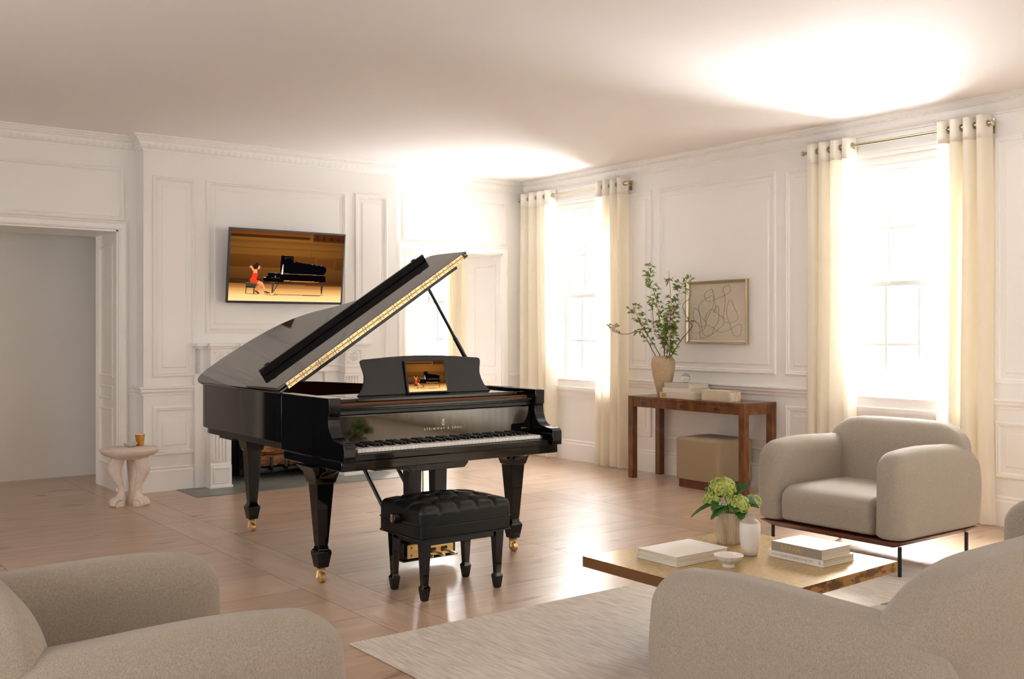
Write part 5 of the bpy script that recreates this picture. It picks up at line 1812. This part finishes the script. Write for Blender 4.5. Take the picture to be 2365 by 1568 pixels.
g = G(); g.box(6.47, 5.585, CZ, 6.60, 5.895, CZ + .078); bx_ = thing('decorative_box', 'long cream striped bone box right of the books on the console', 'box', (6.535, 5.74, CZ))
obj('body', g, m, bx_, bevel=.002)
g = G(); g.box(6.469, 5.584, CZ + .078, 6.601, 5.896, CZ + .087); obj('lid', g, m, bx_, bevel=.002)

# ================================================================== FRAMED DRAWING
fy0, fy1, fz0, fz1 = 5.672, 6.372, 1.203, 1.759
fr = thing('framed_drawing', 'silver-gilt framed abstract line drawing hung above the console table', 'picture', (XR, (fy0 + fy1) / 2, fz0))
FRM = mat('champagne_gilt_frame', (198, 182, 152), .3, .85)
xb = XR - .008
f3 = lambda a, b, h: (xb - h, a, b)
g = G(); g.frame(f3, fy0, fy1, fz0, fz1, [(0, 0), (0, .034), (.004, .036), (.012, .034), (.022, .018), (.030, .014), (.032, .006)]); obj('frame', g, FRM, fr)
g = G(); g.add([f3(fy0 + .03, fz0 + .03, .008), f3(fy1 - .03, fz0 + .03, .008), f3(fy1 - .03, fz1 - .03, .008), f3(fy0 + .03, fz1 - .03, .008)], [(0, 1, 2, 3)])
g.box(xb - .006, fy0 + .01, fz0 + .01, xb, fy1 - .01, fz1 - .01)
sh = obj('paper', g, mat('cream_paper', (216, 204, 184), .8), fr)
U0, U1, V0, V1 = 815, 1360, 325, 870
def uvp(x, y):
    u = (x - U0) / (U1 - U0); v = (y - V0) / (V1 - V0)
    return (xb - .0095, fy1 - .036 - u * (fy1 - fy0 - .072), fz1 - .036 - v * (fz1 - fz0 - .072))
lns = [[(1040, 370), (968, 415), (1005, 492), (1160, 440), (1220, 395), (1205, 343), (1150, 370), (1168, 450), (1165, 560), (1150, 670), (1185, 702), (1240, 700), (1295, 660), (1260, 560), (1220, 480), (1185, 560), (1190, 650), (1215, 710), (1250, 820), (1310, 828), (1328, 740), (1290, 725), (1140, 800), (1050, 750), (985, 715), (975, 640), (1035, 570), (1100, 620), (1170, 670)],
       [(1170, 700), (1100, 770), (1020, 830), (950, 855), (920, 840), (910, 720), (870, 692), (835, 712), (835, 798), (925, 795), (975, 740), (985, 680), (1040, 560), (1055, 500), (1045, 435), (960, 475), (905, 540), (930, 700), (955, 820), (1035, 822), (1060, 750), (1105, 680), (1098, 535), (1050, 595)],
       [(860, 555), (845, 620), (870, 690), (920, 738), (965, 740), (978, 700), (930, 640), (905, 580), (860, 555)],
       [(1040, 370), (1062, 450), (1078, 590), (1050, 597)]]
g = G()
for l in lns:
    p = catm([Vector(q_) for q_ in l], 4)
    g.tube([uvp(*q_) for q_ in p], .0011, 5)
obj('drawn_lines', g, mat('pencil_line', (96, 84, 84), .8), sh)
g = G(); g.add([f3(fy0 + .03, fz0 + .03, .0125), f3(fy1 - .03, fz0 + .03, .0125), f3(fy1 - .03, fz1 - .03, .0125), f3(fy0 + .03, fz1 - .03, .0125)], [(0, 1, 2, 3)])
obj('glazing', g, M['pane'], fr)
